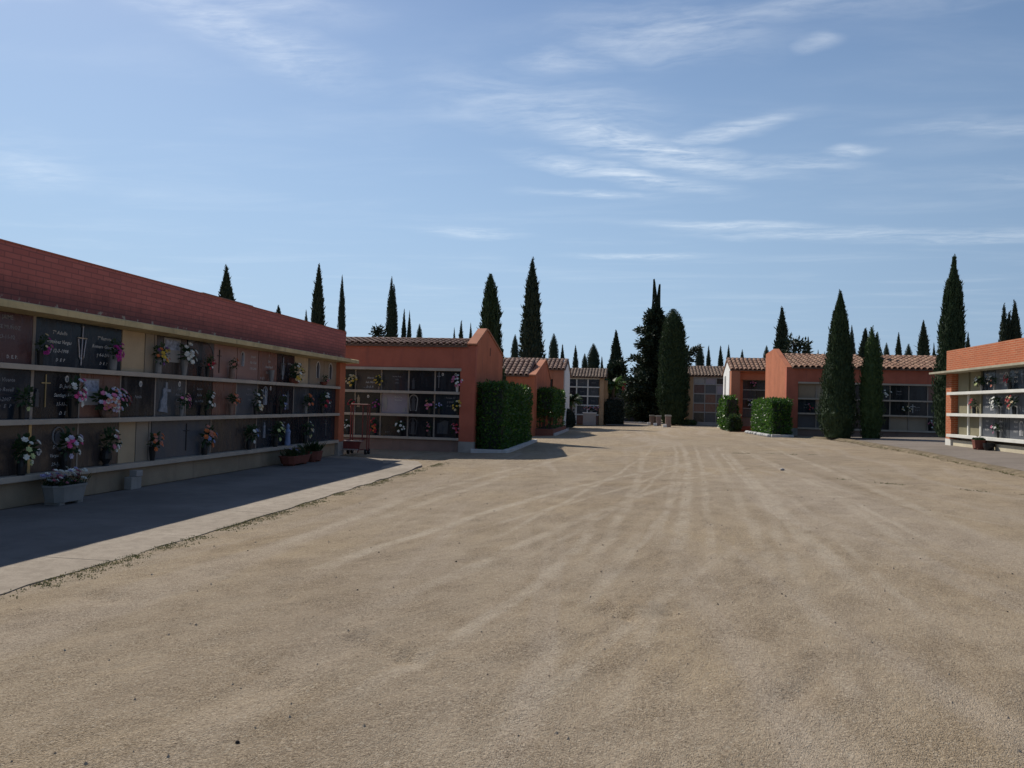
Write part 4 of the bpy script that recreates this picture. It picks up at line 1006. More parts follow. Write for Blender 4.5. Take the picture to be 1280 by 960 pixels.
# ---- end-left five storey block
Y5 = 60.0
B5 = thing('columbarium_block', 'cream framed five-row niche block at the left end of the avenue', 'niche block', (-7.5, Y5, .1), 0)
o5 = 7.5
MB().box(0, o5 - 1.88, .26, 4.2, -.1, 3.62).build('core', M['stucco_cream'], B5)
MB().box(o5 - 2.20, o5 - 1.86, 0, .258, -.1, 3.62).build('pilaster', M['stucco_cream'], B5)
MB().box(o5 - 1.87, o5 - 1.62, .9, 4.0, -.1, 3.5).build('side_wall', M['stucco_cream'], B5)
tile_roof(B5, 0, o5 - 1.66, -.22, 3.66, 2.1, 4.42, M['tile_far'], .24, .42, (4.4, 3.5))
zl5 = [.0, .82, 1.55, 2.26, 2.96, 3.62]
for i in range(5):
    MB().box(0, o5 - 2.202, .02, .256, zl5[i + 1] - .09, zl5[i + 1]).build('ledge', M['ledge_white'], B5)
    for k, (a, b) in enumerate(((-4.85, -4.0), (-3.95, -3.14), (-3.08, -2.26))):
        m_ = 'palegrey' if (k == 0 and i in (1, 2)) else ('brown' if i == 0 else ('black', 'navy', 'grey')[(k + i) % 3])
        sl = slab(B5, o5 + a, o5 + b, zl5[i] + (.05 if i == 0 else 0), zl5[i + 1] - .092, .12, M[m_])
        if m_ != 'palegrey' and i: text_obj(sl, ['D. E. P.'], o5 + (a + b) / 2, zl5[i] + .3, .12, .12, M['letter_dim'], 0)
for a in (-4.9, -3.98, -3.11): MB().box(o5 + a - .05, o5 + a + .05, .05, .118, 0, 3.52).build('divider', M['ledge_white'], B5)
t = thing('box_tomb', 'white box tomb topped with pink flowers before the end block', 'tomb', (-2.85, 58.6, .08), 0)
MB().box(-.48, .48, -.3, .3, 0, .92).build('tomb_body', M['palegrey'], t, bevel=.015)
MB().box(-.52, .52, -.34, .34, .922, .99).build('tomb_lid', M['white_wall'], t, bevel=.01)
fl = [MB(), MB()]; lf = MB()
for i in range(90):
    p = Vector((R.uniform(-.65, 1.0), R.uniform(-.3, .25), R.uniform(1.02, 1.32)))
    blossom(fl[i % 2], p, .06, Vector((0, -1, 1)))
    q = Vector((R.uniform(-.6, .9), R.uniform(-.2, .25), R.uniform(.99, 1.3))); lf.add([q, q + Vector((.06, 0, .08)), q + Vector((.0, -.03, .14))], [(0, 1, 2)])
fb = bouquet('spread of pale pink and red flowers lying on the white box tomb', (-2.75, 58.6, 1.072), (0, -1, 0), ('rose', 'paleviolet', 'salmon'), size=.36, vase='bowl', vmat='vase_grey', n=36, stretch=(2.0, .6), name='flower_spread', cat='flowers')
fb['group'] = 'flowers on the box tomb'; del fb['group']

# ================================================================== RIGHT SIDE
# ---- near right brick block, faces left
XR, YR = 11.25, 29.5
RW = thing('columbarium_wall', 'sunlit orange brick niche wall with white ledges at the right edge', 'niche wall', (XR, YR, .43), rad(-90))
LR = 19.0
MB().box(.46, LR, .03, .20, -.2, .27).build('plinth', surf('pale plinth', (.56, .50, .37), .95, .12, 1.4, .3, .005, 70, .15, (.4, .34, .24), .5), RW)
MB().box(.05, LR, .27, 3, -.2, 2.6).build('core', M['plaster_grey'], RW)
for a, b in ((.37, .47), (1.10, 1.20), (1.84, 1.935)):
    MB().box(.30, LR, -.12, .268, a, b).build('ledge', M['ledge_white'], RW, bevel=.008)
MB().prism_yz(-.55, LR, [(.268, 2.6), (-.40, 2.60), (-.40, 2.665), (-.02, 2.70), (.268, 2.70)]).build('eave', M['eave_grey'], RW)
MB().box(.0, LR, -.015, .27, 2.702, 3.42).build('parapet', M['brick_right'], RW)
MB().prism_yz(.0, LR, [(.271, 3.2), (3, 3.0), (3, 2.6), (.271, 2.6)]).build('flat_roof', M['tile_bed'], RW)
MB().box(0, .44, -.02, .266, .30, 2.598).build('pilaster', M['brick_right'], RW)
MB().box(-.01, .45, -.03, .265, -.2, .298).build('pilaster_foot', M['ledge_white'], RW)
rowsR = [(1.935, 2.6), (1.20, 1.84), (.47, 1.10)]
YSR = .17
pr = .925
specR = {0: ['plaster_olive', 'plaster_olive', 'navy', 'slate', 'navy', 'slate', 'slate'], 1: ['plaster_olive', 'plaster_olive', 'slate', 'slate', 'slate', 'slate', 'grey'], 2: ['plaster_olive', 'plaster_olive', 'slate', 'grey', 'slate', 'slate', 'slate']}
for r_ in range(3):
    z0, z1 = rowsR[r_]
    for k in range(19):
        x0 = .52 + pr * k; m_ = specR[r_][k] if k < 7 else R.choice(['slate', 'navy', 'grey'])
        sl = slab(RW, x0, x0 + pr, z0, z1, YSR, M[m_], None)
        if k >= 2:
            text_obj(sl, R.choice([['Miquel', 'Bosch', 'D. E. P.'], ['Carme', 'Torres', '1996'], ['Àngel', 'Roca', 'D. E. P.']]), x0 + pr * .42, (z0 + z1) / 2 + .05, YSR, .11, M['letter'], .2)
            if (k + r_) % 3 == 0: d_figure(sl, x0 + pr * .78, (z0 + z1) / 2, YSR, .42, M['letter_dim'], M['letter'])
            if (k + r_) % 3 == 1: d_cross(sl, x0 + pr * .82, (z0 + z1) / 2 + .04, YSR, .36, .14, M['steel'])
    for k in (1, 2): MB().box(.52 + pr * k - .04, .52 + pr * k + .04, YSR - .05, YSR - .002, z0 + .001, z1 - .001).build('divider', M['plaster_olive'] if k == 2 and r_ == 1 else M['ledge_white'] if r_ else M['plaster_olive'], RW)
def rw_b(px, row, label, cols, **kw):
    p = at_x(px, 500, XR + .06); bouquet(label, (XR + .08, p.y, .43 + rowsR[row][0] + .001), (-1, 0, 0), cols, **kw)
rw_b(1226, 0, 'white flowers with wide greenery, top row of the right brick wall', ('white', 'palegreen'), size=.22, vase='slim', vmat='vase_grey', n=9, green=1.8, stretch=(1.2, .8))
rw_b(1242, 0, 'arching white and orange wreath, top row of the right brick wall', ('white', 'salmon'), size=.2, vase='slim', vmat='vase_grey', n=9)
rw_b(1261, 0, 'tall dark red bunch, top row of the right brick wall', ('red',), size=.17, vase='jar', vmat='vase_dark', n=10, stretch=(.8, 1.3))
rw_b(1217, 1, 'dark red flowers beside the empty olive niche of the right brick wall', ('red',), size=.17, vase='jar', vmat='vase_dark', n=12)
rw_b(1247, 1, 'white lilies with dark leaves, middle row of the right brick wall', ('white',), size=.24, vase='jar', vmat='vase_grey', n=10, stretch=(.8, 1.1), green=1.6)
rw_b(1267, 1, 'red and cream bouquet, middle row near the right edge', ('red', 'salmon', 'cream'), size=.23, vase='jar', vmat='vase_dark', n=16, green=1.4)
rw_b(1247, 2, 'pale pink flowers, bottom row of the right brick wall', ('pink', 'white'), size=.19, vase='slim', vmat='vase_dark', n=8, stretch=(1, .9))
t = trough('flower_pot', 'red terracotta pot on the path against the right plinth', (XR - .22, 26.35, .50), .42, .36, .30, M['terracotta'], ('cream',), 5, .12)
t['category'] = 'flower pot'
t = thing('flower_pot', 'small dark pot beside the red terracotta pot', 'flower pot', (XR - .16, 25.85, .50), 0)
MB().lathe([(.10, 0), (.15, .1), (.16, .22), (.14, .22), (.13, .16)], (0, 0, 0), 12).build('pot', M['vase_dark'], t)

# ---- large orange block with tiled roof behind the two cypresses
YB = 40.0
RB = thing('columbarium_block', 'large orange niche block with long tiled roof behind the right cypresses', 'niche block', (7.8, YB, .3), 0)
oB = -7.8
def XB(x): return x + oB
zo = -.3
MB().box(XB(8.0), XB(24), .32, 5.6, -.3, 3.7 + zo).build('core', M['plaster_grey'], RB)
MB().box(XB(8.36), XB(24), .02, .318, 3.04 + zo, 3.70 + zo).build('lintel_wall', M['stucco_deep'], RB)
MB().box(XB(7.80), XB(8.355), .0, .32, .72 + zo, 3.72 + zo).build('pilaster', M['stucco_deep'], RB)
MB().box(XB(7.79), XB(8.36), -.012, .321, -.3, .718 + zo).build('pilaster_foot', M['concrete'], RB)
MB().box(XB(8.36), XB(24), .1, .317, -.3, .68 + zo).build('plinth', M['base_dark'], RB)
for a, b in ((.685, .77), (1.42, 1.50), (2.16, 2.235), (2.95, 3.035)):
    MB().box(XB(8.365), XB(24), .0, .316, a + zo, b + zo).build('ledge', M['ledge'], RB, bevel=.006)
gw = MB().prism_yz(XB(7.80), XB(8.05), [(.322, -.3), (6.0, -.3), (6.0, 4.80 + zo), (3.8, 4.93 + zo), (3.45, 4.93 + zo), (.322, 3.86 + zo), (.0, 3.76 + zo), (.0, 3.724 + zo), (.322, 3.724 + zo)]).build('gable_wall', surf('sunlit orange stucco', (.43, .155, .085), .95, .12, 1.2, .3, .004, 90, .15, (.40, .15, .08), .35), RB)
tile_roof(RB, XB(8.06), XB(20), -.18, 3.74 + zo, 3.6, 4.62 + zo, M['tile_right'], .27, .42, (5.8, 3.8 + zo))
rowsB = [(2.235, 2.95), (1.50, 2.16), (.77, 1.42)]
cB = [8.40 + .865 * k for k in range(14)]
matsB = [['tan', 'plaster_grey', 'navy', 'black', 'grey', 'black', 'black', 'brown', 'plaster_olive', 'navy', 'black', 'black', 'grey'],
         ['navy', 'plaster_grey', 'grey', 'black', 'black', 'black', 'black', 'navy', 'black', 'grey', 'black', 'black', 'grey'],
         ['slate', 'slate', 'navy', 'black', 'black', 'plaster_grey', 'plaster_grey', 'navy', 'navy', 'grey', 'black', 'black', 'grey']]
for r_ in range(3):
    for k in range(13):
        z0, z1 = rowsB[r_][0] + zo, rowsB[r_][1] + zo
        sl = slab(RB, XB(cB[k]), XB(cB[k + 1]), z0, z1, .2, M[matsB[r_][k]])
        if matsB[r_][k] in ('navy', 'black', 'slate') and (k + r_) % 2: text_obj(sl, ['Família', 'D. E. P.'], XB(cB[k] + .42), (z0 + z1) / 2, .2, .11, M['letter_dim'], .2)
        if (k, r_) in ((6, 1), (8, 2)): d_cross(sl, XB(cB[k] + .2), (z0 + z1) / 2, .2, .42, .22, M['letter'], t=.03)
for k in range(1, 13): MB().box(XB(cB[k] - .025), XB(cB[k] + .025), .16, .198, .77 + zo, 2.95 + zo).build('divider', M['divider'], RB)
def rb_b(px, row, label, cols, **kw):
    p = at_y(px, 500, YB + .08); bouquet(label, (p.x, YB + .1, rowsB[row][0] + .001), (0, -1, 0), cols, **kw)
rb_b(1013, 1, 'small red flowers on a black slab left of the big pointed cypress', ('red', 'rose'), size=.18, vase='slim', vmat='vase_dark', n=8)
rb_b(1109, 0, 'white flowers, top row right of the slim cypress', ('white',), size=.22, vase='slim', vmat='vase_dark', n=9)
rb_b(1133, 1, 'cream flowers beside the white cross of the large orange block', ('cream', 'white'), size=.22, vase='slim', vmat='vase_dark', n=9)
rb_b(1165, 2, 'white and pink flowers low on the large orange block by the third cypress', ('white', 'rose'), size=.22, vase='slim', vmat='vase_dark', n=11)

# ---- block with white gable
Y6 = 49.3
B6 = thing('columbarium_block', 'orange niche block with a bright white gable right of the avenue', 'niche block', (6.3, Y6, .3), 0)
o6 = -6.3; z6 = -.3
MB().box(.25, 6, .82, 4.2, -.2, 3.9 + z6).build('core', M['plaster_grey'], B6)
MB().box(.02, .55, .0, .80, -.2, 4.0 + z6).build('pilaster', M['stucco_pale'], B6)
MB().box(.552, 6, .12, .80, 3.9 + z6 - .0, 4.02 + z6).build('fascia', M['stucco'], B6)
MB().box(.552, .80, .55, .81, -.2, 3.88 + z6).build('jamb', M['stucco'], B6)
MB().box(.552, 6, .35, .815, 3.80 + z6 - .35, 3.895 + z6).build('lintel_wall', M['stucco'], B6)
zz = [1.52, 2.06, 2.70, 3.2, 3.44]
for i, (a, b) in enumerate(((2.86, 3.42), (2.28, 2.80), (1.70, 2.22), (1.10, 1.64))):
    for k in range(5): slab(B6, .82 + k * .82, .82 + k * .82 + .81, a + z6, b + z6, .72, M[('black', 'navy', 'black', 'grey')[(i + k) % 4]])
    MB().box(.80, 6, .66, .818, b + z6, b + z6 + .055).build('ledge', M['concrete'], B6)
MB().box(.56, 6, .45, .81, -.2, 1.04 + z6).build('plinth', M['base_dark'], B6)
gw = MB().prism_yz(0.0, .26, [(.802, -.3), (3.9, -.3), (3.9, 4.0 + z6), (2.15, 4.74 + z6), (1.8, 4.74 + z6), (-.05, 4.02 + z6), (-.05, 4.002 + z6), (.802, 4.002 + z6)]).build('gable_wall', M['white_wall'], B6)
MB().box(-.012, .0, 2.5, 3.2, 1.9 + z6, 3.75 + z6).build('side_panel', M['palegrey'], gw)
tile_roof(B6, -.06, 6, -.12, 4.03 + z6, 2.0, 4.85 + z6, M['tile_right'], .26, .42, (4.2, 3.95 + z6))
def b6_b(px, z, label, cols): 
    p = at_y(px, 480, Y6 + .7); bouquet(label, (p.x, Y6 + .69, z), (0, -1, 0), cols, size=.22, vase='slim', vmat='vase_dark', n=10)
b6_b(941, 2.861, 'pink flowers on the top ledge of the block with white gable', ('rose', 'pink'))
b6_b(938, 1.701, 'white flowers on a lower ledge of the block with white gable', ('white', 'lilac'))
t = thing('brick_steps', 'two low brown brick steps before the block with white gable', 'steps', (7.05, 46.4, .32), 0)
MB().box(-.6, .9, -.2, 1.2, -.1, .14).build('lower_step', M['brick_low'], t); MB().box(-.4, .9, .25, 1.2, .142, .28).build('upper_step', M['brick_low'], t)

# ---- end-right block
Y7 = 61.5
B7 = thing('columbarium_block', 'tan five-row niche block at the right end of the avenue', 'niche block', (4.4, Y7, .25), 0)
o7 = -4.4; z7 = -.25
MB().box(.02, 7, .22, 4, -.2, 4.05 + z7).build('core', M['stucco_cream'], B7)
MB().box(.0, .62, .0, .218, -.2, 4.05 + z7).build('pilaster', M['stucco_cream'], B7)
tile_roof(B7, -.1, 7, -.25, 4.12 + z7, 2.2, 4.96 + z7, M['tile_far'], .25, .42, (4.2, 4.0 + z7))
MB().box(.62, 7, .03, .217, 4.0 + z7, 4.06 + z7).build('lintel', M['stucco_cream'], B7)
zl7 = [.50, 1.30, 2.0, 2.74, 3.48, 4.0]
ml7 = [['black', 'slate', 'grey', 'black'], ['brown', 'brown', 'brown', 'grey'], ['grey', 'brown', 'slate', 'grey'], ['maroon', 'slate', 'lilac', 'grey'], ['palegrey', 'lilac', 'black', 'slate']]
for i in range(5):
    a, b = zl7[i] + z7, zl7[i + 1] + z7
    for k in range(4):
        if i == 1 and k == 0: slab(B7, .67, .67 + 1.72, a + .04, b - .045, .12, M['brown']); continue
        if i == 1 and k == 1: continue
        slab(B7, .67 + .86 * k, .67 + .86 * (k + 1), a + .04, b - .045, .12, M[ml7[i][k]], gap=.03)
    MB().box(.62, 4.5, .02, .216, b - .045, b + .04).build('ledge', M['palegrey'], B7)
MB().box(.62, 4.5, .02, .216, -.2, zl7[0] + z7 + .04).build('plinth', M['palegrey'], B7)
for k in range(5): MB().box(.65 + .86 * k - .03, .65 + .86 * k + .03, .05, .119, .3, 3.75).build('divider', M['palegrey'], B7)
MB().tube((-.07, -.06, -.2), (-.07, -.06, 3.9), .055, .055, 8).build('drainpipe', M['plaster'], B7)
p = at_y(933 - 27, 478, Y7)
# ---- small things at the end of the avenue
for k, (px, py, y, hh, lab) in enumerate(((815, 530, 62.5, .78, 'leftmost of the three squat stone pillars by the round cypress'), (823, 531, 59.5, .78, 'middle of the three squat stone pillars by the round cypress'), (835, 533, 55.5, .86, 'rightmost and nearest of the three squat stone pillars'))):
    p = at_y(px, py, y)
    t = thing('stone_pillar', lab, 'pillar', (p.x, y, g(p.x)), 0, 'stone pillars at the end of the avenue')
    MB().box(-.19, .19, -.19, .19, 0, hh * .86).build('shaft', M['base_dark'], t, bevel=.02)
    MB().box(-.22, .22, -.22, .22, hh * .862, hh).build('cap', M['concrete'], t, bevel=.03)
    MB().box(-.38, -.12, -.55, -.30, 0, .2).build('white_block', M['white_wall'], t, bevel=.02)
t = thing('obelisk', 'small pale obelisk beside the drainpipe of the right end block', 'obelisk', (at_y(846, 528, 62.5).x, 62.5, .25), 0)
MB().lathe([(.22, 0), (.2, .25), (.1, .3), (.09, .7), (.02, .95)], (0, 0, 0), 4).build('shaft', M['ledge_white'], t)
p = at_y(779, 527, 74)
t = thing('monument', 'dark stone monument with a red column at the end of the avenue', 'monument', (p.x, 74, .1), 0)
MB().box(-1.25, 1.25, -.6, 1.4, 0, 2.3).build('base_block', M['monument'], t, bevel=.03)
MB().box(-.7, .7, -.3, 1.0, 2.302, 2.75).build('upper_block', M['monument'], t, bevel=.03)
MB().box(-.17, .20, .1, .4, 2.752, 3.95).build('column', M['monument_red'], t, bevel=.02)
MB().box(-1.5, 2.6, -1.6, -.62, 0, .10).build('step', M['ledge'], t, bevel=.02)
t = thing('small_urn', 'small pale urn left of the dark monument', 'urn', (at_y(778 - 1, 527, 72).x - 1.6, 72, .12), 0)
MB().lathe([(.15, 0), (.1, .12), (.2, .3), (.16, .42), (.05, .5)], (0, 0, 0), 10).build('bowl', M['palegrey'], t)
tag(MB().prism_xy(.16, .175, [(-1.6, 58), (2.0, 58), (1.8, 73), (-1.8, 73)]).build('avenue', M['asphalt_path']), kind='structure')
KB = thing('kerb', 'pale kerb across the far end of the avenue', 'kerb', (.3, 66.5, .15), 0)
MB().box(-1.6, 1.5, -.1, .1, 0, .13).build('kerb_stone', M['kerb'], KB, bevel=.015)

# ================================================================== vegetation
def leaf_quad(mb, p, d, w, l, twist):
    d = d.normalized(); a = d.cross(twist)
    if a.length < 1e-3: a = d.orthogonal()
    a = a.normalized() * w
    mb.add([p - d * l * .15, p + d * l * .45 + a, p + d * l, p + d * l * .45 - a], [(0, 1, 2, 3)])

def box_hedge(name, label, x0, x1, y0, y1, z0, z1, n, mat, ls=.05, lump=.06, stems=False, kerb=None, cat='hedge', rnd=0.0):
    cx, cy = (x0 + x1) / 2, (y0 + y1) / 2
    t = thing(name, label, cat, (cx, cy, z0), 0)
    w, d, h = (x1 - x0) / 2, (y1 - y0) / 2, z1 - z0
    core = MB(); 
    # lumpy inner volume so nothing shows through
    nu = 14
    def cp(u, v, s):
        return None
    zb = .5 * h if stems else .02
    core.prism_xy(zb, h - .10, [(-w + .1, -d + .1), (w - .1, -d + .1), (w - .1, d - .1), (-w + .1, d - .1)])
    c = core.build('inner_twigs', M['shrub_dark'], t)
    mb = MB()
    areas = [(2 * w * h, 'f'), (2 * w * h * .5, 'b'), (2 * d * h, 'r'), (2 * d * h, 'l'), (4 * w * d, 't')]
    tot = sum(a for a, _ in areas)
    for a, k in areas:
        for i in range(int(n * a / tot)):
            u, v = R.uniform(-1, 1), R.random()
            if k == 'f': p = Vector((u * w, -d, v * h)); nn = Vector((0, -1, .25))
            elif k == 'b': p = Vector((u * w, d, v * h)); nn = Vector((0, 1, .25))
            elif k == 'r': p = Vector((w, u * d, v * h)); nn = Vector((1, 0, .25))
            elif k == 'l': p = Vector((-w, u * d, v * h)); nn = Vector((-1, 0, .25))
            else: p = Vector((u * w, R.uniform(-1, 1) * d, h)); nn = Vector((0, 0, 1))
            if rnd:
                q = Vector((p.x / w, p.y / d, (p.z - h / 2) / (h / 2))); l_ = q.length
                f_ = 1 - rnd + rnd / max(l_, .6); p = Vector((p.x * f_, p.y * f_, h / 2 + (p.z - h / 2) * f_))
            if stems and p.z < h * (.32 + .12 * noise.noise(Vector((p.x * 2, p.y * 2, 5)))) and R.random() < .8: continue
            b_ = noise.noise(Vector((p.x * 2.2 + x0, p.y * 2.2, p.z * 2.2)))
            p += nn * (b_ * lump - abs(R.gauss(0, .03)) + .0)
            dd = (nn.normalized() * R.uniform(.2, 1) + Vector((R.gauss(0, .7), R.gauss(0, .7), R.gauss(.15, .7))))
            leaf_quad(mb, p, dd, ls * R.uniform(.26, .42), ls * R.uniform(.9, 1.7), nn + Vector((R.gauss(0, .4), R.gauss(0, .4), R.gauss(0, .4))))
    # shoots sticking out of the top
    for i in range(int(n * .012)):
        p = Vector((R.uniform(-1, 1) * w, R.uniform(-1, 1) * d, h + R.uniform(0, .09)))
        leaf_quad(mb, p, Vector((R.gauss(0, .4), R.gauss(0, .4), 1)), ls * .32, ls * 1.6, Vector((R.gauss(0, 1), R.gauss(0, 1), 0)))
    mb.build('leaves', mat, t, fix=False)
    if stems:
        st = MB()
        for i in range(26):
            x, y = R.uniform(-.75, .75) * w, R.uniform(-.95, .95) * d
            st.tube((x, y, -.15), (x + R.gauss(0, .08), y + R.gauss(0, .08), h * .6), .022, .014, 5)
        st.build('stems', M['bark'], t)
    if kerb:
        k0, k1, kk, km = kerb
        MBk = MB()
        a, b_, c_, e_ = k0
        MBk.box(a, b_, c_ , c_ + .14, 0, kk); MBk.box(b_ - .14, b_, c_ + .142, e_, 0, kk)
        MBk.box(a, a + .14, c_ + .142, e_, 0, kk)
    return t

box_hedge('box_hedge', 'tall clipped laurel hedge against the gable of the orange block', -4.66, -3.82, 23.75, 30.6, .0, 2.16, 17000, M['hedge'], .075, .07)
t = thing('kerb', 'white kerb round the tall laurel hedge', 'kerb', (-4.2, 23.4, 0), 0)
MB().box(-.58, .56, -.02, .12, -.05, .13).build('front_kerb', M['kerb'], t, bevel=.015)
MB().prism_xy(-.05, .132, [(.42, .122), (.562, -.018), (.62, .3), (.56, 8.0), (.42, 8.0)]).build('side_kerb', M['kerb'], t, bevel=.01)
box_hedge('box_hedge', 'clipped hedge with bare stems standing in a low brick planter', -4.5, -3.68, 38.2, 45.0, .35, 2.3, 9000, M['hedge'], .10, .09, stems=True)
t = thing('brick_planter', 'low red brick planter under the hedge with bare stems', 'planter', (-4.0, 37.9, 0), 0)
MB().box(-.62, .40, -.0, 7.8, -.05, .36).build('brick_wall', M['brick_low'], t, bevel=.01)
MB().box(.405, .52, -.02, 8.4, -.05, .16).build('kerb_strip', M['kerb'], t, bevel=.01)
MB().box(-.5, .28, .12, 7.7, .361, .38).build('soil', M['soil'], t)
box_hedge('round_bush', 'dark rounded bush beside the white gable on the left', -4.45, -3.45, 49.6, 51.2, .1, 1.15, 3500, M['shrub_dark'], .11, .08, cat='bush', rnd=.6)
box_hedge('box_hedge', 'sunlit clipped hedge by the orange gable on the right', 6.75, 7.62, 37.9, 43.8, .36, 2.05, 10500, M['hedge'], .095, .07)
t = thing('kerb', 'pale stone kerb round the right hedge', 'kerb', (6.75, 37.7, .33), 0)
MB().box(-.05, .95, -.14, .0, -.06, .12).build('front_kerb', M['kerb'], t, bevel=.02)
for i in range(14):
    y = .1 + i * .42; MB().lathe([(.10, -.05), (.14, .03), (.10, .10), (.03, .12)], (-.12 + R.gauss(0, .02) - .015 * i, y, 0), 7, R.uniform(.8, 1.3)).build('edging_stone', M['kerb'], t, smooth=True)
box_hedge('loose_bush', 'loose bright green bush in front of the white gable', 5.75, 6.5, 47.2, 50.8, .3, 2.25, 4200, M['hedge'], .12, .22, cat='bush', rnd=.35)
box_hedge('low_bush', 'low bush at the foot of the white gable block', 5.75, 6.4, 45.4, 46.6, .3, 1.15, 1500, M['shrub'], .11, .15, cat='bush', rnd=.5)
box_hedge('dark_bush', 'dark clipped bush right of the left end block', -1.75, -.40, 60.4, 62.6, .1, 1.95, 4200, M['shrub_dark'], .13, .1, cat='bush', rnd=.2)
box_hedge('ground_bush', 'low green plants at the foot of the right end block', 3.6, 5.2, 60.3, 61.1, .25, .62, 900, M['shrub'], .1, .1, cat='plants', rnd=.4)

def palm(name, label, x, y, zb, h, fr, n, mat, trunk=.1):
    t = thing(name, label, 'small palm', (x, y, zb), 0)
    MB().tube((0, 0, 0), (.05, 0, h), trunk, trunk * .8, 8).build('trunk', M['bark'], t)
    mb = MB()
    for i in range(n):
        a = R.random() * 6.28; el = R.uniform(-.2, 1.2); p = Vector((.05, 0, h)); d = Vector((math.cos(a) * math.cos(el), math.sin(a) * math.cos(el), math.sin(el)))
        for k in range(7):
            q = p + d * fr / 7; d = (d + Vector((0, 0, -.16))).normalized(); s = d.cross(Vector((0, 0, 1))).normalized()
            for sg in (-1, 1):
                l = fr * .30 * math.sin((k + 1.2) / 8.5 * math.pi)
                mb.add([p, q, q + s * sg * l + Vector((0, 0, -l * .35)) + d * l * .4], [(0, 1, 2)])
            p = q
    mb.build('crown', mat, t, fix=False)
    return t
palm('palm', 'small leafy palm before the left end block', at_y(714, 490, 53).x, 53, .1, 1.75, .8, 52, M['shrub'])
palm('palm', 'pale green palm between the left end block and the dark bush', at_y(766, 480, 62).x, 62, .1, 3.1, 1.1, 44, M['frond'], .14)

# ---- cypresses
def cyp_radius(kind, t):
    if kind == 'spire': r = (1 - t) ** .78 * (.62 + .38 * min(1, t * 6)) * 1.02
    elif kind == 'column': r = min(1, t * 5 + .55) * (1 - max(0, (t - .72) / .28) ** 2.2 * .94)
    elif kind == 'slim': r = (.75 + .25 * min(1, t * 4)) * (1 - t ** 2.4) ** .8
    elif kind == 'cone': r = (1 - t) ** .9 * (.8 + .2 * min(1, t * 8))
    elif kind == 'needle': r = (1 - t) ** .55 * (.70 + .30 * min(1, t * 5)) if t < .86 else max(.10, .30 * (1 - (t - .86) / .14)) * .9
    elif kind == 'bullet':
        pts = [(0, .62), (.08, .84), (.25, 1.0), (.5, .88), (.75, .70), (.88, .56), (.95, .38), (1, .05)]
        r = next((r0 + (r1 - r0) * (t - t0) / (t1 - t0) for (t0, r0), (t1, r1) in zip(pts, pts[1:]) if t <= t1), .05)
    elif kind == 'rough': r = (1 - t) ** .62 * (.75 + .25 * min(1, t * 4))
    return max(r, .015)

def cypress_mesh(kind, n, hratio, seed, tips=1, rough=.12, leaf=.035, open_=0.0):
    """unit crown: height 1, base radius hratio; sprays of upright leaf scales over a lumpy body"""
    rr = random.Random(seed); mb = MB()
    axes = [(0, 0, 1.0, 1.0)]
    if tips > 1:
        axes = [(-.12 * hratio, .05 * hratio, 1.0, .88), (.26 * hratio, -.05 * hratio, .945, .74)]
        if tips > 2: axes.append((-.34 * hratio, .2 * hratio, .80, .66))
    def rad_at(t, a, ax):
        b = noise.noise(Vector((math.cos(a) * 1.3 + seed, math.sin(a) * 1.3, t * 6))) * .45 + noise.noise(Vector((math.cos(a) * 3.2, math.sin(a) * 3.2 + seed, t * 17))) * .40 + noise.noise(Vector((math.cos(a) * 6, math.sin(a) * 6 + seed, t * 40))) * .22
        return cyp_radius(kind, t) * hratio * ax[3] * (1 + rough * 1.8 * b)
    for ax in axes:
        nz, na = 30, 16; vs = []
        for k in range(nz + 1):
            t = k / nz
            for i in range(na):
                a = 2 * math.pi * i / na; r = rad_at(t, a, ax) * .84
                vs.append((ax[0] * t + r * math.cos(a), ax[1] * t + r * math.sin(a), t * ax[2] * .985 + .0))
        fs = [(k * na + i, k * na + (i + 1) % na, (k + 1) * na + (i + 1) % na, (k + 1) * na + i) for k in range(nz) for i in range(na)]
        mb.add(vs, fs)
        for i in range(n // len(axes)):
            t = 1 - rr.random() ** .72 if kind in ('spire', 'cone', 'needle', 'rough') else rr.random()
            t = min(.995, max(.0, 1 - t if kind in ('spire', 'cone', 'needle', 'rough') else t))
            a = rr.random() * 6.283
            r = rad_at(t, a, ax) * rr.uniform(.80, 1.04)
            out = Vector((math.cos(a), math.sin(a), 0))
            p = Vector((ax[0] * t, ax[1] * t, t * ax[2])) + out * r
            d = out * rr.uniform(.05, .48) + Vector((rr.gauss(0, .22), rr.gauss(0, .22), rr.uniform(.5, 1.2)))
            tf = .30 + .70 * min(1, (1 - t) * 5)
            l = leaf * tf * rr.uniform(.6, 1.5); w = leaf * tf * rr.uniform(.16, .30)
            if rr.random() < .045: l *= 1.7; p += out * leaf * .25
            leaf_quad(mb, p, d, w, l, out + Vector((rr.gauss(0, .5), rr.gauss(0, .5), rr.gauss(0, .3))))
        # thin curled leader above the crown
        if kind in ('spire', 'needle', 'cone', 'slim'):
            cl_ = rr.uniform(-1, 1) * .012
            for i in range(46):
                k = rr.random(); a = rr.random() * 6.283; r = .011 * (1 - k) * (hratio / .1) + .001
                p = Vector((ax[0] + cl_ * k * k + math.cos(a) * r, ax[1] + math.sin(a) * r, ax[2] * (.955 + .055 * k)))
                leaf_quad(mb, p, Vector((math.cos(a) * .4, math.sin(a) * .4, 1)), .0022, .010, Vector((rr.gauss(0, 1), rr.gauss(0, 1), 0)))
    me = bpy.data.meshes.new('crown'); me.from_pydata(mb.v, [], mb.f)
    return me

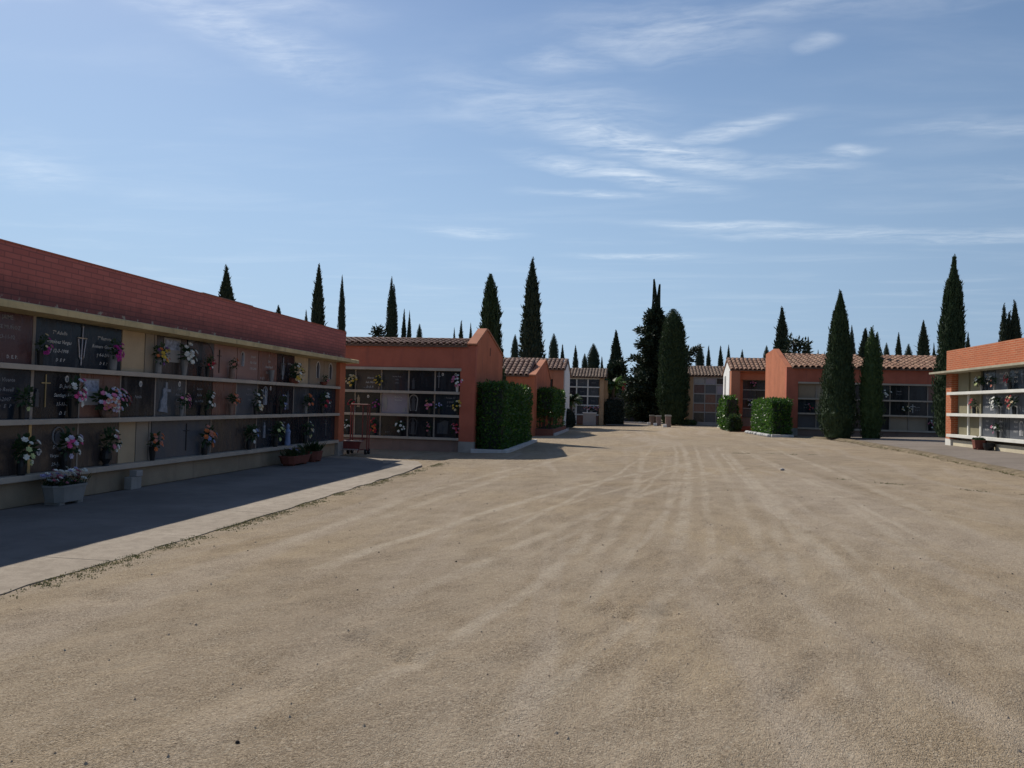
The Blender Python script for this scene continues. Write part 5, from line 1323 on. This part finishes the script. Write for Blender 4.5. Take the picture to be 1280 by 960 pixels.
# prototypes: several of each silhouette; far trees share these meshes
PROTO = {}
def proto(kind, hr, n, seed, tips=1, rough=.12, leaf=.03, mat='cypress_dark'):
    me = cypress_mesh(kind, n, hr, seed, tips, rough, leaf); me.materials.append(M[mat]); return me
for i in range(3):
    PROTO['spire', i] = proto('spire', .10, 5400, 11 + i, 1, .24, 0.0216)
    PROTO['column', i] = proto('column', .10, 4500, 21 + i, 1, .16, .024)
    PROTO['slim', i] = proto('slim', .075, 4200, 31 + i, 1, .24, 0.0187)
    PROTO['cone', i] = proto('cone', .14, 5100, 41 + i, 1, .24, 0.0259)
PROTO['twin', 0] = proto('slim', .085, 5600, 51, 2, .18, .020)
PROTO['twin', 1] = proto('spire', .10, 5600, 52, 2, .18, .020)
trunk_me = bpy.data.meshes.new('trunk')
_t = MB().tube((0, 0, -.02), (0, 0, .25), .018, .014, 7); trunk_me.from_pydata(_t.v, [], _t.f); trunk_me.materials.append(M['bark'])

def cypress(label, px, top, y, wpx, kind, var=0, wat=.35, me=None, basepx=None, ground=None, group='cypresses behind the niche blocks', lean=0.0):
    """a cypress standing at depth y whose top is seen at (px, top) and which is wpx wide at the height fraction wat"""
    p = at_y(px, top, y); base = at_y(basepx if basepx else px, 520, y)
    zb = ground if ground is not None else g(base.x) - .1
    h = p.z - zb
    hr = {'spire': .10, 'column': .10, 'slim': .075, 'cone': .14, 'twin': .085, 'needle': .12, 'rough': .12}[kind]
    if kind == 'twin' and var == 1: hr = .10
    k = 'spire' if (kind == 'twin' and var == 1) else ('slim' if kind == 'twin' else kind)
    w = wpx / F * y / 2; unit = cyp_radius(k, wat) * hr * h
    sx = w / unit
    t = thing('cypress', label, 'cypress', (base.x, y, zb), 0, group)
    dx = (p.x - base.x) / h
    for nm, m_ in (('crown', me or PROTO[kind, var]), ('trunk', trunk_me)):
        o = bpy.data.objects.new(nm, m_); COL.objects.link(o); o.parent = t
        o.matrix_local = Matrix(((h * sx, 0, dx * h, 0), (0, h * sx, 0, 0), (0, 0, h, 0), (0, 0, 0, 1))) if nm == 'crown' else Matrix.Diagonal((h, h, h, 1))
        if nm == 'crown': o.matrix_local = Matrix.Translation((0, 0, .02 * h)) @ Matrix(((h * sx, 0, dx * h, 0), (0, h * sx, 0, 0), (0, 0, h * .98, 0), (0, 0, 0, 1))) @ Matrix.Rotation(R.random() * 6.28 if kind != 'twin' else 0, 4, 'Z')
    return t

far = [
 ('stocky cypress, first tree above the brick parapet from the left', 281, 334, 45, 23, 'cone', 0, .62),
 ('tiny cypress tip just above the middle of the brick parapet', 345, 383, 80, 9, 'spire', 1, .85),
 ('thin short cypress left of the tall dark one above the parapet', 381, 389, 90, 6, 'slim', 1, .8),
 ('tall dark cypress above the far half of the brick parapet', 394.5, 331, 50, 20, 'spire', 0, .5),
 ('narrow pencil cypress just right of the tall dark one, above the parapet end', 426, 346, 55, 11.5, 'slim', 0, .5),
 ('tall twin-tipped cypress above the left part of the orange block', 488, 348, 60, 18, 'twin', 0, .5),
 ('left one of the touching pair of short cypresses right of the twin-tipped one', 503, 388, 62, 9, 'spire', 2, .5),
 ('right one of the touching pair of short cypresses right of the twin-tipped one', 509.5, 390, 62, 8, 'slim', 2, .5),
 ('small blunt cypress alone above the middle of the orange block', 523, 405, 70, 9.5, 'column', 0, .5),
 ('smallest of three little cypresses left of the orange gable', 566.5, 411, 90, 6, 'spire', 1, .5),
 ('middle of three little cypresses left of the orange gable', 575, 402, 80, 9.5, 'spire', 2, .5),
 ('right one of three little cypresses left of the orange gable', 587, 405, 85, 7.5, 'slim', 1, .5),
 ('small rounded cypress between the ragged tree and the tallest left spire', 642.5, 418, 80, 9.5, 'column', 1, .5),
 ('tallest dark spire above the left tiled roofs', 663, 324, 55, 32, 'spire', 1, .38),
 ('rounded cypress just right of the tallest left spire', 691, 417, 75, 12, 'column', 2, .5),
 ('short cypress above the white gable on the left', 702, 431, 85, 9, 'cone', 1, .5),
 ('slim cypress left of the low round one above the left end block', 718.5, 432, 84, 9, 'slim', 0, .5),
 ('low cypress between the slim and the broad one above the left end block', 730, 442, 90, 8, 'column', 0, .5),
 ('broad rounded cypress above the left end block', 741, 429.5, 80, 15, 'column', 1, .5),
 ('thin short tip right of the broad rounded cypress', 751.5, 446, 95, 6, 'spire', 0, .5),
 ('sharp dark cone alone left of the big two-tipped tree', 769, 413.5, 82, 20, 'cone', 2, .45),
 ('thin tip right of the sharp dark cone', 778.5, 451, 95, 6, 'spire', 2, .6),
 ('first of the row of small cypresses above the right end block', 874, 430, 90, 10.5, 'column', 0, .5),
 ('second of the row of small cypresses above the right end block', 885, 432.5, 92, 7.5, 'slim', 2, .5),
 ('third, conical one of the row above the right end block', 900, 433, 90, 11, 'cone', 0, .4),
 ('fourth of the row, just left of the white gable ridge', 910, 431.5, 92, 7.5, 'slim', 1, .5),
 ('stub of a cypress above the roof of the white-gabled block', 927, 437, 95, 5.5, 'column', 2, .6),
 ('rounded cypress at the left foot of the bushy spire on the right', 957.5, 432, 75, 9, 'column', 1, .5),
 ('dark spire above the orange gable on the right', 976.5, 384.5, 60, 21, 'spire', 0, .45),
 ('small cypress above the tiled roof left of the big pointed tree', 1009.5, 421.5, 75, 9.5, 'cone', 1, .45),
 ('tiny dark tip above the tiled roof, left one of two', 1022, 437, 95, 3.5, 'column', 0, .6),
 ('tiny dark tip above the tiled roof, right one of two', 1030, 439.5, 98, 3.5, 'column', 2, .6),
 ('leaning cypress half behind the slim green one', 1081, 411, 43, 14, 'cone', 2, .7),
 ('rounded cypress right of the slim green one above the tiled roof', 1107.5, 428.5, 75, 8, 'column', 1, .5),
 ('pointed small cypress in the middle above the right tiled roof', 1122.5, 417, 75, 10, 'spire', 2, .5),
 ('low rounded cypress in the middle above the right tiled roof', 1135, 430, 78, 10, 'column', 2, .5),
 ('wide-based cypress above the right end of the tiled roof', 1153.5, 402, 65, 17, 'spire', 1, .48),
 ('little cypress against the left side of the tall right tree', 1167, 429.5, 80, 7.5, 'cone', 0, .4),
 ('little cypress against the right side of the tall right tree', 1209.5, 416.5, 60, 9, 'cone', 1, .5),
 ('left one of the two cypresses above the right brick parapet', 1256.5, 381, 45, 13, 'twin', 1, .62),
 ('right one of the two cypresses above the right brick parapet', 1268, 377, 45, 13, 'spire', 2, .62),
 ('upright back spire behind the big pointed cypress', 1064, 408, 50, 10, 'slim', 1, .6),
]
for lab, px, top, y, w, kind, var, wat in far: cypress(lab, px, top, y, w, kind, var, wat)

# foreground and special trees with their own foliage
m1 = proto('spire', .16, 16000, 71, 1, .26, .017, 'cypress')
m2 = proto('slim', .10, 9000, 72, 3, .32, .022, 'cypress_green')
m3 = proto('needle', .12, 14000, 73, 1, .20, .017, 'cypress')
m4 = proto('bullet', .10, 14000, 74, 1, .22, .017, 'cypress')
m5 = proto('rough', .12, 9000, 79, 1, .50, .024, 'cypress')
def special(label, px, top, y, wpx, kind, wat, me, hr, basepx, zb=None):
    p = at_y(px, top, y); base = at_y(basepx, 545, y); z0 = g(base.x) if zb is None else zb
    h = p.z - z0; unit = cyp_radius(kind, wat) * hr * h; sx = (wpx / F * y / 2) / unit
    t = thing('cypress', label, 'cypress', (base.x, y, z0), 0); dx = (p.x - base.x) / h
    o = bpy.data.objects.new('crown', me); COL.objects.link(o); o.parent = t
    o.matrix_local = Matrix.Translation((0, 0, .012 * h)) @ Matrix(((h * sx, 0, dx * h, 0), (0, h * sx, 0, 0), (0, 0, h * .988, 0), (0, 0, 0, 1)))
    o = bpy.data.objects.new('trunk', trunk_me); COL.objects.link(o); o.parent = t; o.matrix_local = Matrix.Diagonal((h, h, h, 1))
    return t
special('big pointed cypress standing before the large orange block', 1051, 364, 35.6, 41, 'spire', .25, m1, .16, 1047)
special('slim ragged green cypress right of the big pointed one', 1094, 409, 35.2, 27, 'slim', .4, m2, .10, 1088)
special('tallest right cypress with a thin curled tip, rising behind the brick wall end', 1196, 321, 36.5, 27, 'needle', .5, m3, .12, 1187)
special('dense round-topped columnar cypress at the end of the avenue', 839, 386, 61, 38, 'bullet', .25, m4, .10, 841)
special('ragged fork-tipped tree rising behind the orange gable', 607, 343, 32.3, 27, 'rough', .55, m5, .12, 614, 0)

def broad_tree(name, label, x, y, zb, prof, n_limb, leaves, mat, spires=(), seed=3, cl=.5, leaf=.22):
    """open, layered conifer: limbs with drooping sprays; prof gives left/right reach by height"""
    rr = random.Random(seed); t = thing(name, label, 'tree', (x, y, zb), 0)
    top = prof[-1][0]
    tr = MB(); tr.tube((0, 0, 0), (0, 0, top * .6), .28, .16, 8); tr.tube((0, 0, top * .6), (0, 0, top * .97), .16, .03, 7)
    limbs = MB(); mb = MB()
    def reach(z, s):
        for (z0, l0, r0), (z1, l1, r1) in zip(prof, prof[1:]):
            if z0 <= z <= z1:
                k = (z - z0) / (z1 - z0); return (l0 + (l1 - l0) * k) if s < 0 else (r0 + (r1 - r0) * k)
        return .1
    for i in range(n_limb):
        z = top * (.04 + .95 * (i + rr.random()) / n_limb); a = rr.random() * 6.283
        s = math.cos(a); rc = reach(z, s) * (1.0 if abs(s) > .5 else .75) * rr.uniform(.45, 1.12)
        e_ = Vector((math.cos(a) * rc, math.sin(a) * rc, z + rc * rr.uniform(.0, .38)))
        limbs.tube((0, 0, z - .1 * rc), e_, .05, .015, 5)
        m_ = max(3, int(rc / (cl * .45)))
        for j in range(m_):
            k = (j + 1) / m_; c = Vector((0, 0, z - .1 * rc)).lerp(e_, k) + Vector((rr.gauss(0, .12), rr.gauss(0, .12), rr.gauss(0, .12))) * cl
            R_ = cl * (1.05 - .45 * k) * rr.uniform(.6, 1.1)
            for q in range(int(leaves * R_ * R_ / (cl * cl))):
                d = Vector((rr.gauss(0, 1), rr.gauss(0, 1), rr.gauss(0, .55)))
                p = c + d.normalized() * R_ * rr.random() ** .5
                leaf_quad(mb, p, d.normalized() + Vector((e_.x * .25, e_.y * .25, .35)), leaf * rr.uniform(.2, .34), leaf * rr.uniform(.7, 1.5), Vector((rr.gauss(0, 1), rr.gauss(0, 1), rr.gauss(0, 1))))
    for bx, bz, tx, tz, r in spires:
        for i in range(1500):
            k = rr.random(); a = rr.random() * 6.283; rr_ = r * (1 - k) ** .9 + .012
            bend = .10 * (k ** 3) * (1 if tx > bx else -1)
            p = Vector((bx + (tx - bx) * k + bend + math.cos(a) * rr_, math.sin(a) * rr_, bz + (tz - bz) * k))
            leaf_quad(mb, p, Vector((math.cos(a) * .3, math.sin(a) * .3, 1)), leaf * .14, leaf * (1.2 - .5 * k), Vector((rr.gauss(0, 1), rr.gauss(0, 1), 0)))
        tr.tube((bx, 0, bz - .5), (tx, 0, tz - .1), .09, .02, 5)
    tb = tr.build('trunk', M['bark'], t); limbs.build('limbs', M['bark'], tb)
    mb.build('crown', mat, t, fix=False)
    return t
yb = 70.0
pc = at_y(817, 520, yb); s_ = yb / F
prof = [(0, 30 * s_, 20 * s_), (1.0, 38 * s_, 30 * s_), (3.0, 42 * s_, 34 * s_), (4.2, 34 * s_, 50 * s_), (5.3, 27 * s_, 54 * s_), (6.0, 16 * s_, 42 * s_), (6.3, 25 * s_, 13 * s_), (7.2, 18 * s_, 11 * s_), (8.1, 25 * s_, 14 * s_), (8.8, 13 * s_, 16 * s_), (9.5, 12 * s_, 7 * s_), (10.1, 4 * s_, 3 * s_)]
z1 = at_y(816, 351, yb).z - .2
broad_tree('conifer', 'big dark ragged conifer with two thin tips at the end of the avenue', pc.x, yb, .2, prof, 230, 46, M['cypress_dark'], ((-.02, 7.6, -.12, z1, .38), (.10, 7.6, .20, z1 - .45, .30)), 5, .52, .30)
for (lab, px, py, y, prof, sd) in (
    ('low bushy conifer at the right foot of the dark spire above the orange gable', 992, 424, 58, [(0, 1.1, 1.1), (3.6, 1.4, 1.3), (5.4, 1.1, 1.1), (6.3, .5, .6)], 8),
    ('low bushy shrub-like tree at the left foot of the twin-tipped cypress', 473, 411, 60, [(0, .7, .7), (5, 1.0, .9), (6.6, .6, .6), (7.3, .2, .2)], 9)):
    p = at_y(px, py, y); zb = g(p.x); sc = (p.z - zb) / prof[-1][0]
    broad_tree('bushy_tree', lab, p.x, y, zb, [(a * sc, b, c) for a, b, c in prof], 40, 40, M['cypress_dark'], (), sd, .5, .26)
# dense dark growth closing the avenue
for (lab, x0, x1, y0, z1, sd, w) in (
    ('dark overgrown tree mass behind the palm left of the monument', -2.6, .2, 78, 5.6, 12, 1.6), ('dark overgrown tree mass behind the monument', .2, 3.4, 80, 6.4, 13, 1.9), ('dark tree mass left of the dark overgrown pair', -6.5, -3.0, 84, 4.8, 14, 1.8), ('dark tree mass behind the right end block pillars', 3.2, 6.5, 84, 5.5, 15, 1.8)):
    broad_tree('dark_tree', lab, (x0 + x1) / 2, y0, .1, [(0, w, w), (z1 * .6, w, w), (z1 * .9, w * .6, w * .6), (z1, .3, .3)], 60, 70, M['cypress_dark'], (), sd, .9, .36)
print('objects', len(bpy.data.objects), 'faces', sum(len(m.polygons) for m in bpy.data.meshes))
